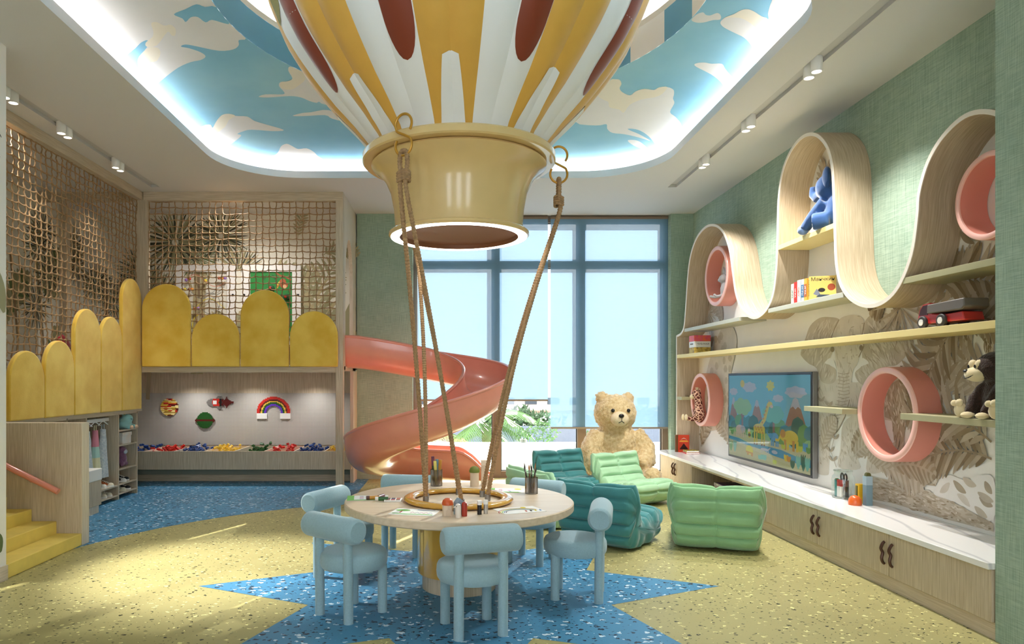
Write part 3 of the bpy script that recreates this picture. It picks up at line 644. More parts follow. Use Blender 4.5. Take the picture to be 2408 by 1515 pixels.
# clothes on hangers
def dress(y, zb, w, mats, label, hasband=False):
    e = E('hanging_dress', label, 'dress', (XL-.13, y, zb), group='dresses in the cubby'); H = .95-zb
    def body(u, v, h0=0, h1=1):
        t = h0+(h1-h0)*v; ww = w*(.9-.55*t+.12*(abs(t-.72) < .08)); a = 2*pi*u
        f = 1+.10*math.sin(6*a)*(1-t); return (.045*(1.2-.5*t)*math.cos(a)*f, ww*.5*math.sin(a)*f, (H-.06)*t)
    if hasband:
        for i, (h0, h1) in enumerate(((0, .3), (.3, .58), (.58, 1))): MB().grid(lambda u, v: body(u, v, h0, h1), 48, 6, True).build('cloth', mats[i], e)
    else: MB().grid(body, 48, 14, True).build('cloth', mats[0], e)
    for s in (-1, 1): MB().tube([(0, s*w*.13, H-.08), (0, s*w*.12, H)], .006, 5).build('strap', mats[0], e)
    h = MB(); h.tube([(0, -.12, H-.01), (0, -.02, H+.035), (0, .02, H+.035), (0, .12, H-.01)], .007, 6)
    h.tube([(0, 0, H+.035), (0, 0, H+.05), (0, .01, H+.065), (.0, .0, H+.078)], .004, 6); h.build('hanger', WHITE, e)
DR = M('white_printed_cotton', (226, 230, 232), .9, vary=.3, vscale=46, col2=(186, 198, 208)); DP = M('pink_chiffon', (232, 150, 168), .9); DM = M('mint_chiffon', (188, 224, 214), .9); DY = M('cream_chiffon', (240, 232, 190), .9)
dress(8.475, .30, .22, [DR], 'white printed dress on the hanger nearest the unicorn column'); dress(8.29, .42, .18, [DY, DM, DP], 'pink to mint ombre dress on the middle hanger', True); dress(8.10, .42, .24, [DR], 'white printed dress half hidden beside the partition')
# things on the column shelves
def eyes(mb, c, r): mb.ball(c, r, 8); return mb
un = E('unicorn_plush', 'mint unicorn plush on the top cubby shelf', 'plush toy', (XL-.10, 8.90, .865)); MINT = M('mint_plush', (150, 200, 200), .95, sheen=.4)
plush('body', [('b', (.02, 0, .07), (.11, .09, .075)), ('b', (.05, .04, .125), (.07, .095, .065)), ('t', [(.04, -.06, .05), (.13, -.04, .02)], [.035, .028]), ('t', [(.05, .08, .04), (.14, .09, .02)], [.035, .028])], MINT, un, .012)
MB().tube([(.03, .01, .18), (.03, .02, .235)], [.014, .003], 8).build('horn', M('toy_yellow', (236, 206, 70), .6), un)
for y in (-.02, .055): MB().tube([(.02, y, .175), (.02, y-.005, .205)], [.015, .005], 8).build('ear', MINT, un)
for y in (-.035, .092): MB().ball((.145, y, .022), .026, 10).build('hoof', M('peach_plush', (226, 190, 160), .9), un)
MB().tube([(.12, -.005, .13), (.123, .012, .122), (.12, .03, .128)], .003, 5).build('closed_eye', BLACK, un)
gb = E('storage_box', 'white marbled lidded box on a cubby shelf', 'box', (XL-.115, 8.86, .68)); GBM = M('marbled_card', (222, 220, 216), .7, vary=.2, vscale=9, col2=(226, 206, 186))
MB().box(-.1, .1, -.12, .12, 0, .10).build('body', GBM, gb, bevel=.002); MB().box(-.106, .106, -.126, .126, .10, .145).build('lid', GBM, gb, bevel=.002)
mk = E('purple_plush', 'purple shaggy plush with grey face on a cubby shelf', 'plush toy', (XL-.09, 8.86, .38)); PUR = M('purple_plush', (128, 84, 112), .95, sheen=.5, bump=.6, bscale=90, vary=.2, vscale=30)
plush('body', [('b', (0, 0, .1), (.07, .08, .09)), ('b', (.01, 0, .205), (.06, .065, .06)), ('t', [(.02, -.05, .05), (.05, -.05, .02)], [.03, .028]), ('t', [(.02, .05, .05), (.05, .05, .02)], [.03, .028])], PUR, mk, .012, .012, .02)
MB().ball((.055, 0, .195), (.025, .042, .03), 12).build('muzzle', M('grey_plush', (186, 184, 190), .9), mk)
def shoe(y, z, mats, label, dx=0, rz=0):
    e = E('kids_shoe', label, 'shoe', (XL-.125+dx, y, z), rz, 'shoes in the cubby')
    sole = [(.12*math.cos(t)*(1 if math.cos(t) > 0 else .95), .042*math.sin(t)*(1+.12*math.cos(t))) for t in [2*pi*i/20 for i in range(20)]]
    MB().prism(sole, FZ(0), 0, .02).build('sole', mats[1], e)
    MB().grid(lambda u, v: (-.012+(.105-.04*v*v)*math.cos(2*pi*u)-.035*v, (.036-.012*v)*math.sin(2*pi*u), .02+(.05*v)*(1-.45*max(0, math.cos(2*pi*u)))), 20, 6, True).build('upper', mats[0], e)
    MB().ball((.078, 0, .024), (.036, .034, .026), 12).build('toe_cap', mats[2], e)
    for i in range(4):
        x = .05-i*.022; MB().tube([(x, -.022, .045+i*.008), (x-.004, 0, .052+i*.008), (x, .022, .045+i*.008)], .0035, 5).build('lace', M('lace_white', (236, 232, 226), .8), e)
SW, SB, SO, SC = M('shoe_white', (236, 232, 226), .7), M('shoe_black', (30, 30, 34), .7), M('shoe_orange', (206, 110, 60), .7), M('shoe_cream', (230, 220, 196), .7); SN = M('shoe_navy', (34, 40, 62), .7)
shoe(8.83, .19, (SB, SW, SW), 'black laced sneaker on the fourth column shelf, front one'); shoe(8.95, .19, (SB, SW, SB), 'black laced sneaker on the fourth column shelf, rear one', -.02)
shoe(8.95, .075, (SB, SW, SB), 'black sneaker with white sole on the lowest column shelf'); shoe(8.82, .075, (SC, SC, SC), 'cream slipper on the lowest column shelf')
shoe(8.33, .185, (SW, SW, SW), 'white spotted shoe under the hanging dresses'); shoe(8.46, .185, (SO, SW, SC), 'orange and cream shoe under the hanging dresses', .02)
shoe(8.33, .065, (SN, SW, SC), 'navy shoe with cream toe under the dresses, left'); shoe(8.46, .065, (SC, SW, SC), 'cream toed shoe on the lowest board under the dresses')

# ------------------------------------------------------------------ brick nook
nk = E('brick_bench', 'oak trough bench holding compartments of toy bricks', 'bench', (-2.98, 10.3, 0)); hw = 1.56
MB().box(-2.54+.0, hw, -.40, -.38, .205, .47).build('front_board', OAK, nk, bevel=.003); MB().box(-2.54, hw, -.38, .55, .205, .225).build('bottom_board', OAK_H, nk)
MB().box(-2.54, hw, -.13, -.11, 0, .095).build('plinth', OAK_H, nk); MB().box(-2.54, hw, -.10, -.08, .09, .205).build('recess_board', M('sage_recess', (150, 152, 136), .8), nk)
MB().box(hw-.03, hw+.02, -.30, .55, 0, ZB-.03).build('side_panel', OAK_PALE, nk, bevel=.003)
MB().box(-2.54, hw, .40, .42, .225, .47).build('back_board', OAK_H, nk)
nx = lambda px_: (px_-1058)*9.92/1620+2.98
divs = [nx(x) for x in (340, 408, 480, 550, 621, 691, 762)]
for x in divs: MB().box(x-.008, x+.008, -.38, .40, .225, .468).build('divider', OAK_PALE, nk)
def studmat():
    m = bpy.data.materials.new('studded_plate'); m.use_nodes = True; nt = m.node_tree; N = nt.nodes; L = nt.links; b = N['Principled BSDF']; b.inputs['Roughness'].default_value = .45
    tc = N.new('ShaderNodeTexCoord'); mp = N.new('ShaderNodeMapping'); mp.inputs['Scale'].default_value = (48, 0, 48); L.new(tc.outputs['Object'], mp.inputs[0])
    v = N.new('ShaderNodeTexVoronoi'); v.inputs['Randomness'].default_value = 0; v.inputs['Scale'].default_value = 1; L.new(mp.outputs[0], v.inputs['Vector'])
    r = N.new('ShaderNodeValToRGB'); r.color_ramp.elements[0].position = .3; r.color_ramp.elements[1].position = .42; r.color_ramp.elements[0].color = lin((206, 202, 196)); r.color_ramp.elements[1].color = lin((158, 154, 148))
    L.new(v.outputs['Distance'], r.inputs[0]); L.new(r.outputs[0], b.inputs['Base Color'])
    bp = N.new('ShaderNodeBump'); bp.inputs['Distance'].default_value = .004; bp.invert = True; L.new(v.outputs['Distance'], bp.inputs['Height']); L.new(bp.outputs[0], b.inputs['Normal']); return m
T(MB().box(-5.52, -1.43, 10.83, 10.85, .47, 1.287).build('stud_board', studmat()), 'grey studded building board covering the nook wall', 'building board')
# brick pictures on the board, built from plastic studs
def voxfig(name, label, grid, x, z, s, pal, cat='brick picture'):
    e = E(name, label, cat, (x, 10.83, z), group='brick pictures on the board'); by = {}
    for j, row in enumerate(grid):
        for i, ch in enumerate(row):
            if ch != '.': by.setdefault(ch, []).append((i, len(grid)-1-j))
    for ch, cells in by.items():
        mb = MB()
        for i, j in cells: mb.box(i*s, i*s+s*.97, -.022, 0, j*s, j*s+s*.95)
        mb.build(pal[ch][1], pal[ch][0], e, False)['kind'] = 'stuff'
PL = lambda n, c: M('brick_'+n, c, .35)
bR, bDR, bY, bG, bP, bW, bK, bGy, bO, bTan, bB = PL('red', (196, 44, 34)), PL('dark_red', (92, 24, 22)), PL('yellow', (226, 190, 70)), PL('green', (34, 84, 34)), PL('purple', (98, 48, 190)), PL('white', (240, 240, 238)), PL('black', (24, 22, 22)), PL('grey', (120, 116, 112)), PL('ochre', (176, 138, 54)), PL('pale_yellow', (250, 232, 160)), PL('blue', (34, 66, 128))
rr = random.Random(3)
def disc_fig(n, fn):
    g = []
    for j in range(n):
        row = ''
        for i in range(n):
            d = math.hypot(i-(n-1)/2, (n-1)/2-j); row += fn(i, n-1-j) if d <= n/2+.1 and abs(i-(n-1)/2)+abs(j-(n-1)/2) < n*.78 else '.'
        g.append(row)
    return g
runs = {}
def planet(i, j):
    k = (j, (i+rr.randrange(2))//4); runs.setdefault(k, rr.choice('ttttyyoorrd')); return runs[k]
voxfig('brick_planet', 'striped yellow brick planet on the board', disc_fig(18, planet), -4.54, .93, .0152, {'t': (bTan, 'pale_bricks'), 'y': (bY, 'yellow_bricks'), 'o': (bO, 'ochre_bricks'), 'r': (bR, 'red_bricks'), 'd': (bDR, 'dark_bricks')})
g = disc_fig(18, lambda i, j: 'd' if j in (8, 9) else 'g'); g = ['..'+r+'..' for r in g]; g[8] = 'dd'+g[8][2:-2].replace('.', 'd')+'dd'; g[9] = g[8]; g[7] = '.d'+g[7][2:-2]+'d.'; g[10] = g[7]
voxfig('brick_saturn', 'green brick planet with a dark red ring', g, -4.0, .735, .0140, {'g': (bG, 'green_bricks'), 'd': (bDR, 'ring_bricks')})
rock = ['............GGGG..............', '...........GGGG......D........', '..........GGG........D........', '....GGGRRRRRRRKK.D..DDD.......', '..GGGGGRRRRRRRKKDD.DDDDD......', '.GGGGGRWWWWRRRKKDDDDDDDDDD....', 'GGGGGGRWWWWRRNKK.DDDDDDDDDDDD.', 'GGGGGGRWWWWRRNKK.DDDDDDDDDDDD.', '.GGGGGRWWWWRRRKKDDDDDDDDDD....', '..GGGGGRRRRRRRKKDD.DDDDD......', '....GGGRRRRRRRKK.D..DDD.......', '..........GGG........D........', '...........GGGG......D........', '............GGGG..............']
voxfig('brick_rocket', 'red and grey brick rocket lying sideways', rock, -3.82, 1.04, .0146, {'G': (bGy, 'nose_bricks'), 'R': (bR, 'body_bricks'), 'W': (bW, 'window_bricks'), 'K': (bK, 'engine_bricks'), 'N': (bG, 'green_bricks'), 'D': (bDR, 'flame_bricks')})
rb = []
for j in range(24):
    row = ''
    for i in range(36):
        z = 23-j-6; d = math.hypot(i-17.5, z*1.05); ch = '.'
        if z >= 0:
            for lo, hi, c in ((15.4, 18.2, 'R'), (13.6, 15.4, 'D'), (12.2, 13.6, 'Y'), (10, 12.2, 'G'), (8, 10, 'P')):
                if lo <= d < hi: ch = c
        elif i < 11 or i > 24: ch = 'W'
        row += ch
    rb.append(row)
voxfig('brick_rainbow', 'brick rainbow with white cloud feet on the board', rb, -3.03, .885, .0145, {'R': (bR, 'red_arc'), 'D': (bDR, 'dark_arc'), 'Y': (bY, 'yellow_arc'), 'G': (bG, 'green_arc'), 'P': (bP, 'purple_arc'), 'W': (bW, 'cloud_feet')})
# loose bricks in the compartments
def brickmesh():
    mb = MB(); mb.box(-.032, .032, -.016, .016, 0, .024)
    for x in (-.016, .016):
        mb.cyl((x, 0, .024), (x, 0, .031), .009, n=6)
    return mb
base = brickmesh().build('toy_brick', bR, smooth=False); bms = {}
for n_, m_ in (('red', bR), ('blue', bB), ('yellow', bY), ('green', bG)):
    me = base.data.copy(); me.materials[0] = m_; bms[n_] = me
bpy.data.objects.remove(base)
edges = [-2.5]+divs+[hw-.04]
cols = ['blue', 'red', 'blue', 'yellow', 'green', 'red', 'blue', 'yellow']
labs = ['blue toy brick in the bin beside the cubby column', 'red toy brick in the bin under the striped planet', 'blue toy brick in the bin under the green planet', 'yellow toy brick in the bin below the rocket', 'green toy brick in the only green bin', 'red toy brick in the bin under the rainbow', 'blue toy brick in the bin right of the rainbow', 'yellow toy brick in the bin behind the loft post']
rb_ = random.Random(11)
for k in range(8):
    x0, x1 = edges[k]+.05, edges[k+1]-.05
    if k == 0: x0 = x1-.35
    fill = MB().box(x0-.038, x1+.038, -.375, .395, .225, .36).build('brick_fill', bms[cols[k]].materials[0], nk, False)
    cnt = 38
    for i in range(cnt):
        o = bpy.data.objects.new('toy_brick', bms[cols[k]]); COL.objects.link(o)
        t = i/cnt; o.location = (-2.98+rb_.uniform(x0, x1), 10.3+rb_.uniform(-.33, .30), .385+.03*(i % 4)+rb_.uniform(0, .02)+.02*math.sin(7*t))
        o.rotation_euler = (rb_.uniform(-.9, .9), rb_.uniform(-.7, .7), rb_.uniform(0, 6.28)); T(o, labs[k], 'toy brick', labs[k].replace('toy brick', 'bricks'))

for x in (-3.95, -3.05, -2.1):  # added lamps, no fixture of the room: they brighten the brick nook
    e = E('added_fill_light', 'small added fill light under the loft above the %s' % {-3.95: 'green brick planet', -3.05: 'brick rainbow', -2.1: 'right end of the bench'}[x], 'fill light', (x, 10.45, ZB-.03), group='added nook fill lights')
    MB().lathe([(.05, -.012), (.05, 0)], n=20).build('trim', WHITE, e); MB().lathe([(0, -.0125), (.04, -.0125)], n=20, caps=False).build('lens', emis('spot_lens', (255, 244, 226), 4), e, False)
    ld = bpy.data.lights.new('fill_beam', 'SPOT'); ld.energy = 16; ld.spot_size = math.radians(130); ld.spot_blend = .9; ld.color = (1, .97, .93); ld.shadow_soft_size = .04
    lo = bpy.data.objects.new('fill_beam', ld); COL.objects.link(lo); lo.parent = e; lo.location = (0, 0, -.03)

for x, y, lab in ((-2.9, 9.40, 'round added fill light in the loft ceiling above the play boards'), (-4.26, 6.5, 'round added fill light in the loft ceiling behind the side net')):  # fill lamps added out of sight behind the beams to brighten the loft
    e = E('added_fill_light', lab, 'fill light', (x, y, CEILZ)); MB().lathe([(.06, -.012), (.06, 0)], n=20).build('trim', WHITE, e); MB().lathe([(0, -.0125), (.05, -.0125)], n=20, caps=False).build('lens', emis('spot_lens', (255, 244, 226), 4), e, False)
    ld = bpy.data.lights.new('fill_beam', 'SPOT'); ld.energy = 70 if x > -4 else 26; ld.spot_size = math.radians(150); ld.spot_blend = .9; ld.color = (1, .97, .93); ld.shadow_soft_size = .06
    lo = bpy.data.objects.new('fill_beam', ld); COL.objects.link(lo); lo.parent = e; lo.location = (0, 0, -.03)

# ------------------------------------------------------------------ boards on the loft wall
LPL = M('white_laminate', (236, 232, 228), .5)
def frameboard(name, label, x0, x1, z0, z1):
    e = E(name, label, 'play board', ((x0+x1)/2, 10.375, z0)); w = (x1-x0)/2; h = z1-z0; out = rrect(-w, w, 0, h, .04); inn = [(-w+.13, .13), (w-.13, .13), (w-.13, h-.11), (-w+.13, h-.11)]
    vs = [[Vector((a, b, 0)) for a, b in l] for l in (out, inn)]; tri = tessellate_polygon(vs); al = out+inn; n = len(al); mb = MB()
    mb.add([(a, -.03, b) for a, b in al]+[(a, 0, b) for a, b in al], [tuple(t) for t in tri]+[(i, (i+1) % len(out), n+(i+1) % len(out), n+i) for i in range(len(out))]+[(len(out)+i, len(out)+(i+1) % 4, n+len(out)+(i+1) % 4, n+len(out)+i) for i in range(4)])
    mb.build('frame', LPL, e, False)
    for s in (-1, 1):
        for z in (.2, h*.62): MB().cyl((s*(w-.04), -.036, z), (s*(w-.04), -.028, z), .018, n=14).build('screw_cap', BLACK, e)
    return e, w, h
e, w, h = frameboard('bead_maze_board', 'white framed bead maze board on the loft wall', -4.13, -3.22, 2.02, 3.23)
BC = [M('bead_red', (206, 50, 34), .35), M('bead_orange', (234, 150, 50), .35), M('bead_yellow', (236, 214, 60), .35), M('bead_purple', (160, 120, 200), .35), M('bead_coral', (220, 120, 92), .35)]
for i in range(3):
    MB().tube([(-.3+.6*t, -.05-.05*math.sin(pi*t), h-.25-.18*i+.09*math.sin(6*t+i*2)) for t in [q/16 for q in range(17)]], .004, 6).build('wire', [BC[4], METAL, BC[2]][i], e)
MB().tube([(.14*math.cos(t)+.09, -.06, .62+.16*math.sin(t)) for t in [2*pi*q/20 for q in range(20)]], .004, 6, True).build('wire', METAL, e)
MB().tube([(.13*math.cos(t)-.05, -.06, .3+.16*math.sin(t)) for t in [2*pi*q/20 for q in range(20)]], .006, 6, True).build('wire', BC[2], e)
for x, z, c in ((-.27, .97, 3), (-.22, .99, 0), (.02, .96, 2), (.22, 1.0, 4), (.265, .995, 1), (.31, 1.0, 3), (-.29, .83, 2), (-.22, .83, 0), (-.18, .83, 1), (-.14, .54, 4), (-.09, .545, 3)): MB().ball((x, -.07, z), .024, 12).build('bead', BC[c], e)
e, w, h = frameboard('jungle_board', 'white framed green jungle board on the loft wall', -3.13, -2.24, 2.02, 3.23)
MB().box(-w+.12, w-.12, -.012, -.004, .12, h-.1).build('green_panel', M('jungle_green', (34, 128, 52), .6), e, False)
jp = Print(); jr = random.Random(5)
JM = [M('jungle_leaf', (40, 96, 40), .6), M('jungle_yellow', (220, 206, 60), .6), M('jungle_brown', (168, 84, 46), .6), M('jungle_tan', (222, 178, 130), .6)]
for i in range(12): x, z = jr.uniform(-.28, .28), jr.uniform(.2, 1.05); jp.leaf((x, z), (x+jr.uniform(-.1, .1), z+jr.uniform(.06, .14)), .035, jr.choice([0, 0, 1]))
jp.line([(.06, 1.1), (.12, 1.05), (.2, 1.03), (.3, .98)], .02, 2); jp.poly(arc(.17, .95, .05, 0, 350, 14), 2); jp.poly(arc(.19, .90, .06, 0, 350, 14, .05), 2); jp.poly(arc(.2, .88, .03, 0, 350, 12), 3); jp.line([(.13, .93), (.1, .88), (.08, .9)], .018, 2)
jp.build('jungle_print', lambda a, b, d: (a, -.012-d, b), JM, e)['kind'] = 'stuff'
for x, z in ((0, .85), (.23, .72), (-.2, .5), (.12, .45)):
    MB().lathe([(.05, 0), (.045, .02), (.012, .025), (.012, .05), (.03, .055), (.0, .07)], n=14).xf(0, Matrix.Translation((x, -.014, z)) @ Matrix.Rotation(pi/2, 4, 'X')).build('turning_gear', M('gear_dark_green', (18, 66, 30), .5), e)
    MB().ball((x, -.09, z+.0), .022, 10).build('gear_knob', BC[0], e)
T(plush('red_cushion', [('b', (0, 0, .46), (.08, .24, .46))], M('red_velvet', (150, 22, 26), .9, sheen=.4), None, .02), 'red cushion glimpsed through the side net', 'cushion').location = (-4.5, 8.0, ZL)
# ------------------------------------------------------------------ spiral slide
SCX, SCY, SR = -.27, 8.88, .76
def slide_c(s):
    """centre line point, heading and trough height at arc length s"""
    L1 = 1.28; L2 = 2*pi*SR
    if s < L1: p = (SCX-L1+s, SCY+SR); h = 0
    elif s < L1+L2: a = pi/2-(s-L1)/SR; p = (SCX+SR*math.cos(a), SCY+SR*math.sin(a)); h = a-pi/2
    else: p = (SCX+s-L1-L2, SCY+SR); h = 0
    K = [(0, 1.68), (.35, 1.665), (1.28, 1.50), (1.28+L2*.25, 1.215), (1.28+L2*.5, .77), (1.28+L2*.75, .32), (1.28+L2*.92, .155), (1.28+L2, .13), (1.28+L2+.9, .09)]
    for (s0, z0), (s1, z1) in zip(K, K[1:]):
        if s <= s1: break
    i = K.index((s0, z0)); t = (s-s0)/(s1-s0)
    m = lambda k: ((K[min(k+1, len(K)-1)][1]-K[max(k-1, 0)][1])/(K[min(k+1, len(K)-1)][0]-K[max(k-1, 0)][0]))
    d = s1-s0; z = (2*t**3-3*t*t+1)*z0+(t**3-2*t*t+t)*d*m(i)+(-2*t**3+3*t*t)*z1+(t**3-t*t)*d*m(i+1)
    return p, h, z
SLEN = 1.28+2*pi*SR+.85
prof = []
for i in range(17):
    a = pi+pi*i/16; c, s_ = math.cos(a), math.sin(a); prof.append((.30*math.copysign(abs(c)**.8, c), .40+.40*math.copysign(abs(s_)**.8, s_)))
outer = [(a*1.07, b-.018 if abs(a) < .29 else b) for a, b in prof]
loop = prof+outer[::-1]
def sl_pt(s, a, b):
    p, h, z = slide_c(s); side = Vector((-math.sin(h), math.cos(h), 0)); k = min(1, max(0, (SLEN-s)/.5)); k = .12+.88*math.sin(k*pi/2)**1.2
    return Vector((p[0], p[1], z))+side*a+Vector((0, 0, b*k))
sld = E('spiral_slide', 'coral plastic spiral slide descending from the loft', 'slide', (SCX, SCY, 0)); off = Vector((SCX, SCY, 0)); NS = 120
mb = MB().grid(lambda u, v: sl_pt(SLEN*u, *loop[int(round(v*len(loop))) % len(loop)])-off, NS, len(loop), False, True)
k = len(loop); mb.f += [tuple(range(k)), tuple((NS-1)*k+i for i in reversed(range(k)))]; mb.mi += [0, 0]
mb.build('trough', CORAL, sld, ang=50)
for sg in (-1, 1): MB().tube([sl_pt(SLEN*i/NS, sg*.312, .405)-off for i in range(NS+1)], .021, 10).build('rim', CORAL, sld)

# ------------------------------------------------------------------ balloon lamp
bl = E('balloon_lamp', 'striped hot air balloon ceiling lamp over the table', 'lamp', (CX, CY, 2.5)); BZ = 2.5
EP = [(3.10, .60), (3.24, .70), (3.435, .875), (3.65, 1.045), (3.85, 1.175), (3.96, 1.235), (4.26, 1.345), (4.55, 1.37), (4.80, 1.30)]
def er(z):
    i = 0
    while i < len(EP)-2 and z > EP[i+1][0]: i += 1
    P = [EP[max(0, min(len(EP)-1, k))][1] for k in (i-1, i, i+1, i+2)]; t = (z-EP[i][0])/(EP[i+1][0]-EP[i][0])
    a, b, c, d = P; return .5*((2*b)+(c-a)*t+(2*a-5*b+4*c-d)*t*t+(3*b-a-3*c+d)*t**3)
SATIN_W = M('white_satin', (232, 230, 226), .45, sheen=.3); SATIN_Y = M('gold_satin', (216, 164, 70), .42, sheen=.3, vary=.04); SATIN_B = M('rust_satin', (128, 50, 22), .45, sheen=.3); SATIN_O = M('olive_satin', (128, 122, 48), .45)
A0 = -pi/2-math.asin(30/433); DA = 2*pi/32          # centre of the front gold pair
def esurf(lobe, u, z, lift=0):
    a = A0+(lobe+u)*DA; r = er(z)*(1+.028*math.sin(pi*u)*min(1, (z-3.05)*3))+lift; return (r*math.cos(a), r*math.sin(a), z-BZ)
zs = [3.10+1.68*i/26 for i in range(27)]
for lb in range(-16, 16):
    kind = lb % 4        # lobes: 0 gold, 1 white, 2 white with rust oval, 3 gold (right half first)
    mb = MB().grid(lambda u, v: esurf(lb, u, zs[int(round(v*26))]), 9, 27)
    g = mb.build('gore', SATIN_Y if kind in (0, 3) else SATIN_W, bl)
    if kind in (0, 3):       # pale arrow wedge rising from the collar, one half on each gold gore
        f = (lambda u, z: u) if kind == 0 else (lambda u, z: 1-u)
        def hw_(z): t = (z-3.10)/(3.44-3.10); return (.66-.38*t) if t <= 1 else max(0.0, .28-.28*(t-1)/.07)
        zz = [3.10+.36*i/18 for i in range(19)]
        m2 = MB().grid(lambda u, v: esurf(lb, f(u*hw_(zz[int(round(v*18))]), 0), zz[int(round(v*18))], .004), 7, 19); m2.build('arrow_patch', SATIN_W, g)
    else:
        z0 = 3.43 if kind == 2 else 3.93; mt = SATIN_B if kind == 2 else SATIN_O
        zz = [z0+(4.7-z0)*(i/20)**1.6 for i in range(21)]
        def ow(z): t = min(1, (z-z0)/.2); return .47*math.sqrt(max(0, 1-(1-t)**2))
        m2 = MB().grid(lambda u, v: esurf(lb, .5+(u-.5)*2*ow(zz[int(round(v*20))]), zz[int(round(v*20))], .004), 9, 21); m2.build('oval_patch', mt, g)
Z = lambda z: z-BZ
MB().lathe([(.60, Z(3.05)), (.685, Z(3.05)), (.695, Z(3.06)), (.695, Z(3.10)), (.685, Z(3.112)), (.58, Z(3.112))], n=72, caps=False).build('collar', CREAM, bl)
cone = [(.462, Z(2.555)), (.463, Z(2.62)), (.47, Z(2.72)), (.492, Z(2.84)), (.53, Z(2.93)), (.575, Z(2.99)), (.622, Z(3.02)), (.632, Z(3.032)), (.622, Z(3.045)), (.60, Z(3.05))]
MB().lathe(cone, n=72, caps=False).build('burner_cup', CREAM, bl)
MB().lathe([(.43, Z(2.53)), (.495, Z(2.53)), (.507, Z(2.54)), (.507, Z(2.555)), (.495, Z(2.565)), (.46, Z(2.565))], n=72, caps=False).build('bottom_lip', CREAM, bl)
MB().grid(lambda u, v: ((.43+.062*v)*math.cos(2*pi*u), (.43+.062*v)*math.sin(2*pi*u), Z(2.527)), 72, 2, True).build('light_ring', emis('ring_light', (255, 252, 246), 7), bl, False)
MB().lathe([(.43, Z(2.528)), (.42, Z(2.56)), (.30, Z(2.60)), (.0, Z(2.61))], n=48, caps=False).build('inner_dish', M('brown_dish', (130, 76, 44), .45), bl)

# ------------------------------------------------------------------ table
TZ = .633
tb = E('round_table', 'round pale oak play table under the balloon', 'table', (CX, CY, 0))
MB().lathe([(0, TZ-.055), (.815, TZ-.055), (.822, TZ-.048), (.822, TZ-.006), (.816, TZ), (0, TZ)], n=96).build('table_top', TABLEWOOD, tb)
MB().lathe([(.30, .12), (.30, TZ-.055)], n=64).build('pedestal', M('gold_lacquer', (206, 158, 62), .12, coat=.9), tb)
MB().lathe([(.265, 0), (.265, .12)], n=64).build('plinth', OAK, tb)
rg = MB().grid(lambda u, v: ((.35+.042*math.cos(2*pi*v))*math.cos(2*pi*u), (.35+.042*math.cos(2*pi*v))*math.sin(2*pi*u), .021+.021*math.sin(2*pi*v)), 96, 14, True, True).build('rope_ring', M('ochre_lacquer', (208, 156, 56), .16, coat=.8), None, loc=(CX-.005, CY-.08, TZ))
T(rg, 'ochre lacquered ring lying on the round table', 'ring')
# ropes on hooks
def twist(path, r, n, name, parent, off=Vector((0, 0, 0))):
    """laid rope: tube whose radius ripples like coiled strands"""
    P = [Vector(p) for p in path]; dense = []; seg = .0095
    for a, b in zip(P, P[1:]):
        k = max(1, int((b-a).length/seg))
        for i in range(k): dense.append(a.lerp(b, i/k)-off)
    dense.append(P[-1]-off); rad = [r*(1.12 if i % 2 else .86) for i in range(len(dense))]
    return MB().tube(dense, rad, 8).build(name, ROPE, parent)
rope_data = [((CX-.36, CY-.615), [(CX-.235, CY-.14), (CX+.015, CY-.275)], 'front left', 'doubled jute rope on the front left hook'),
             ((CX-.36, CY+.62), [(CX-.235, CY-.04), (CX+.0, CY+.19)], 'rear left', 'doubled jute rope behind the balloon cup, far left'),
             ((CX+.725, CY+.0), [(CX+.205, CY-.07), (CX+.175, CY+.09)], 'right', 'doubled jute rope on the right hook')]
for (hx, hy), ends, nm, lab in rope_data:
    ang = math.atan2(hy-CY, hx-CX); out = Vector((math.cos(ang), math.sin(ang), 0)); tang = Vector((-math.sin(ang), math.cos(ang), 0)); base = Vector((hx, hy, 0))
    face = tang if nm != 'right' else Vector((1, 0, 0))
    hk = E('s_hook', 'ochre s-hook on the balloon collar, %s' % nm, 'hook', (hx, hy, 3.1), group='rope hooks'); pts = []
    for i in range(17): a = math.radians(-40+265*i/16); pts.append(face*(.062*math.cos(a))+Vector((0, 0, .028+.064*math.sin(a))))
    for i in range(17): a = math.radians(45-260*i/16); pts.append(face*(.062*math.cos(a))+Vector((0, 0, -.108+.064*math.sin(a))))
    MB().tube(spline([tuple(p) for p in pts], 2), .0085, 8).build('hook_wire', BRASS, hk)
    rp = E('hanging_rope', lab, 'rope', (hx, hy, 2.9), group='balloon ropes'); o_ = Vector((hx, hy, 2.9)); top = 2.945
    face = tang if nm != 'right' else Vector((0, 1, 0))
    for sgn, (ex, ey) in zip((-1, 1), ends):
        s_ = face*sgn*.026
        path = [base+Vector((0, 0, top+.012)), base+s_*.8+Vector((0, 0, top)), base+s_*1.1+Vector((0, 0, top-.06)), base+s_*.75+Vector((0, 0, top-.15)), base+s_*.9+Vector((0, 0, top-.25))]
        e_ = Vector((ex, ey, TZ+.03)); sag = out*-.05
        b0 = path[-1]
        for t in (.25, .5, .75): path.append(b0.lerp(e_, t)+sag*math.sin(pi*t)*(1 if nm != 'front left' else .4))
        path.append(e_); twist([tuple(p) for p in spline([tuple(p) for p in path], 8)], .0155, 8, 'strand', rp, o_)
        MB().cyl(tuple(e_-Vector((0, 0, .03))-o_), tuple(e_+Vector((0, 0, .015))-o_), .021, n=14).build('metal_cap', METAL, rp)
    for j in range(4): MB().tube([tuple(base+face*.042*math.cos(a)+out*.03*math.sin(a)+Vector((0, 0, top-.125-.017*j+.006*math.sin(a*2)))-o_) for a in [2*pi*q/16 for q in range(16)]], .0105, 6, True).build('knot_coil', ROPE, rp)

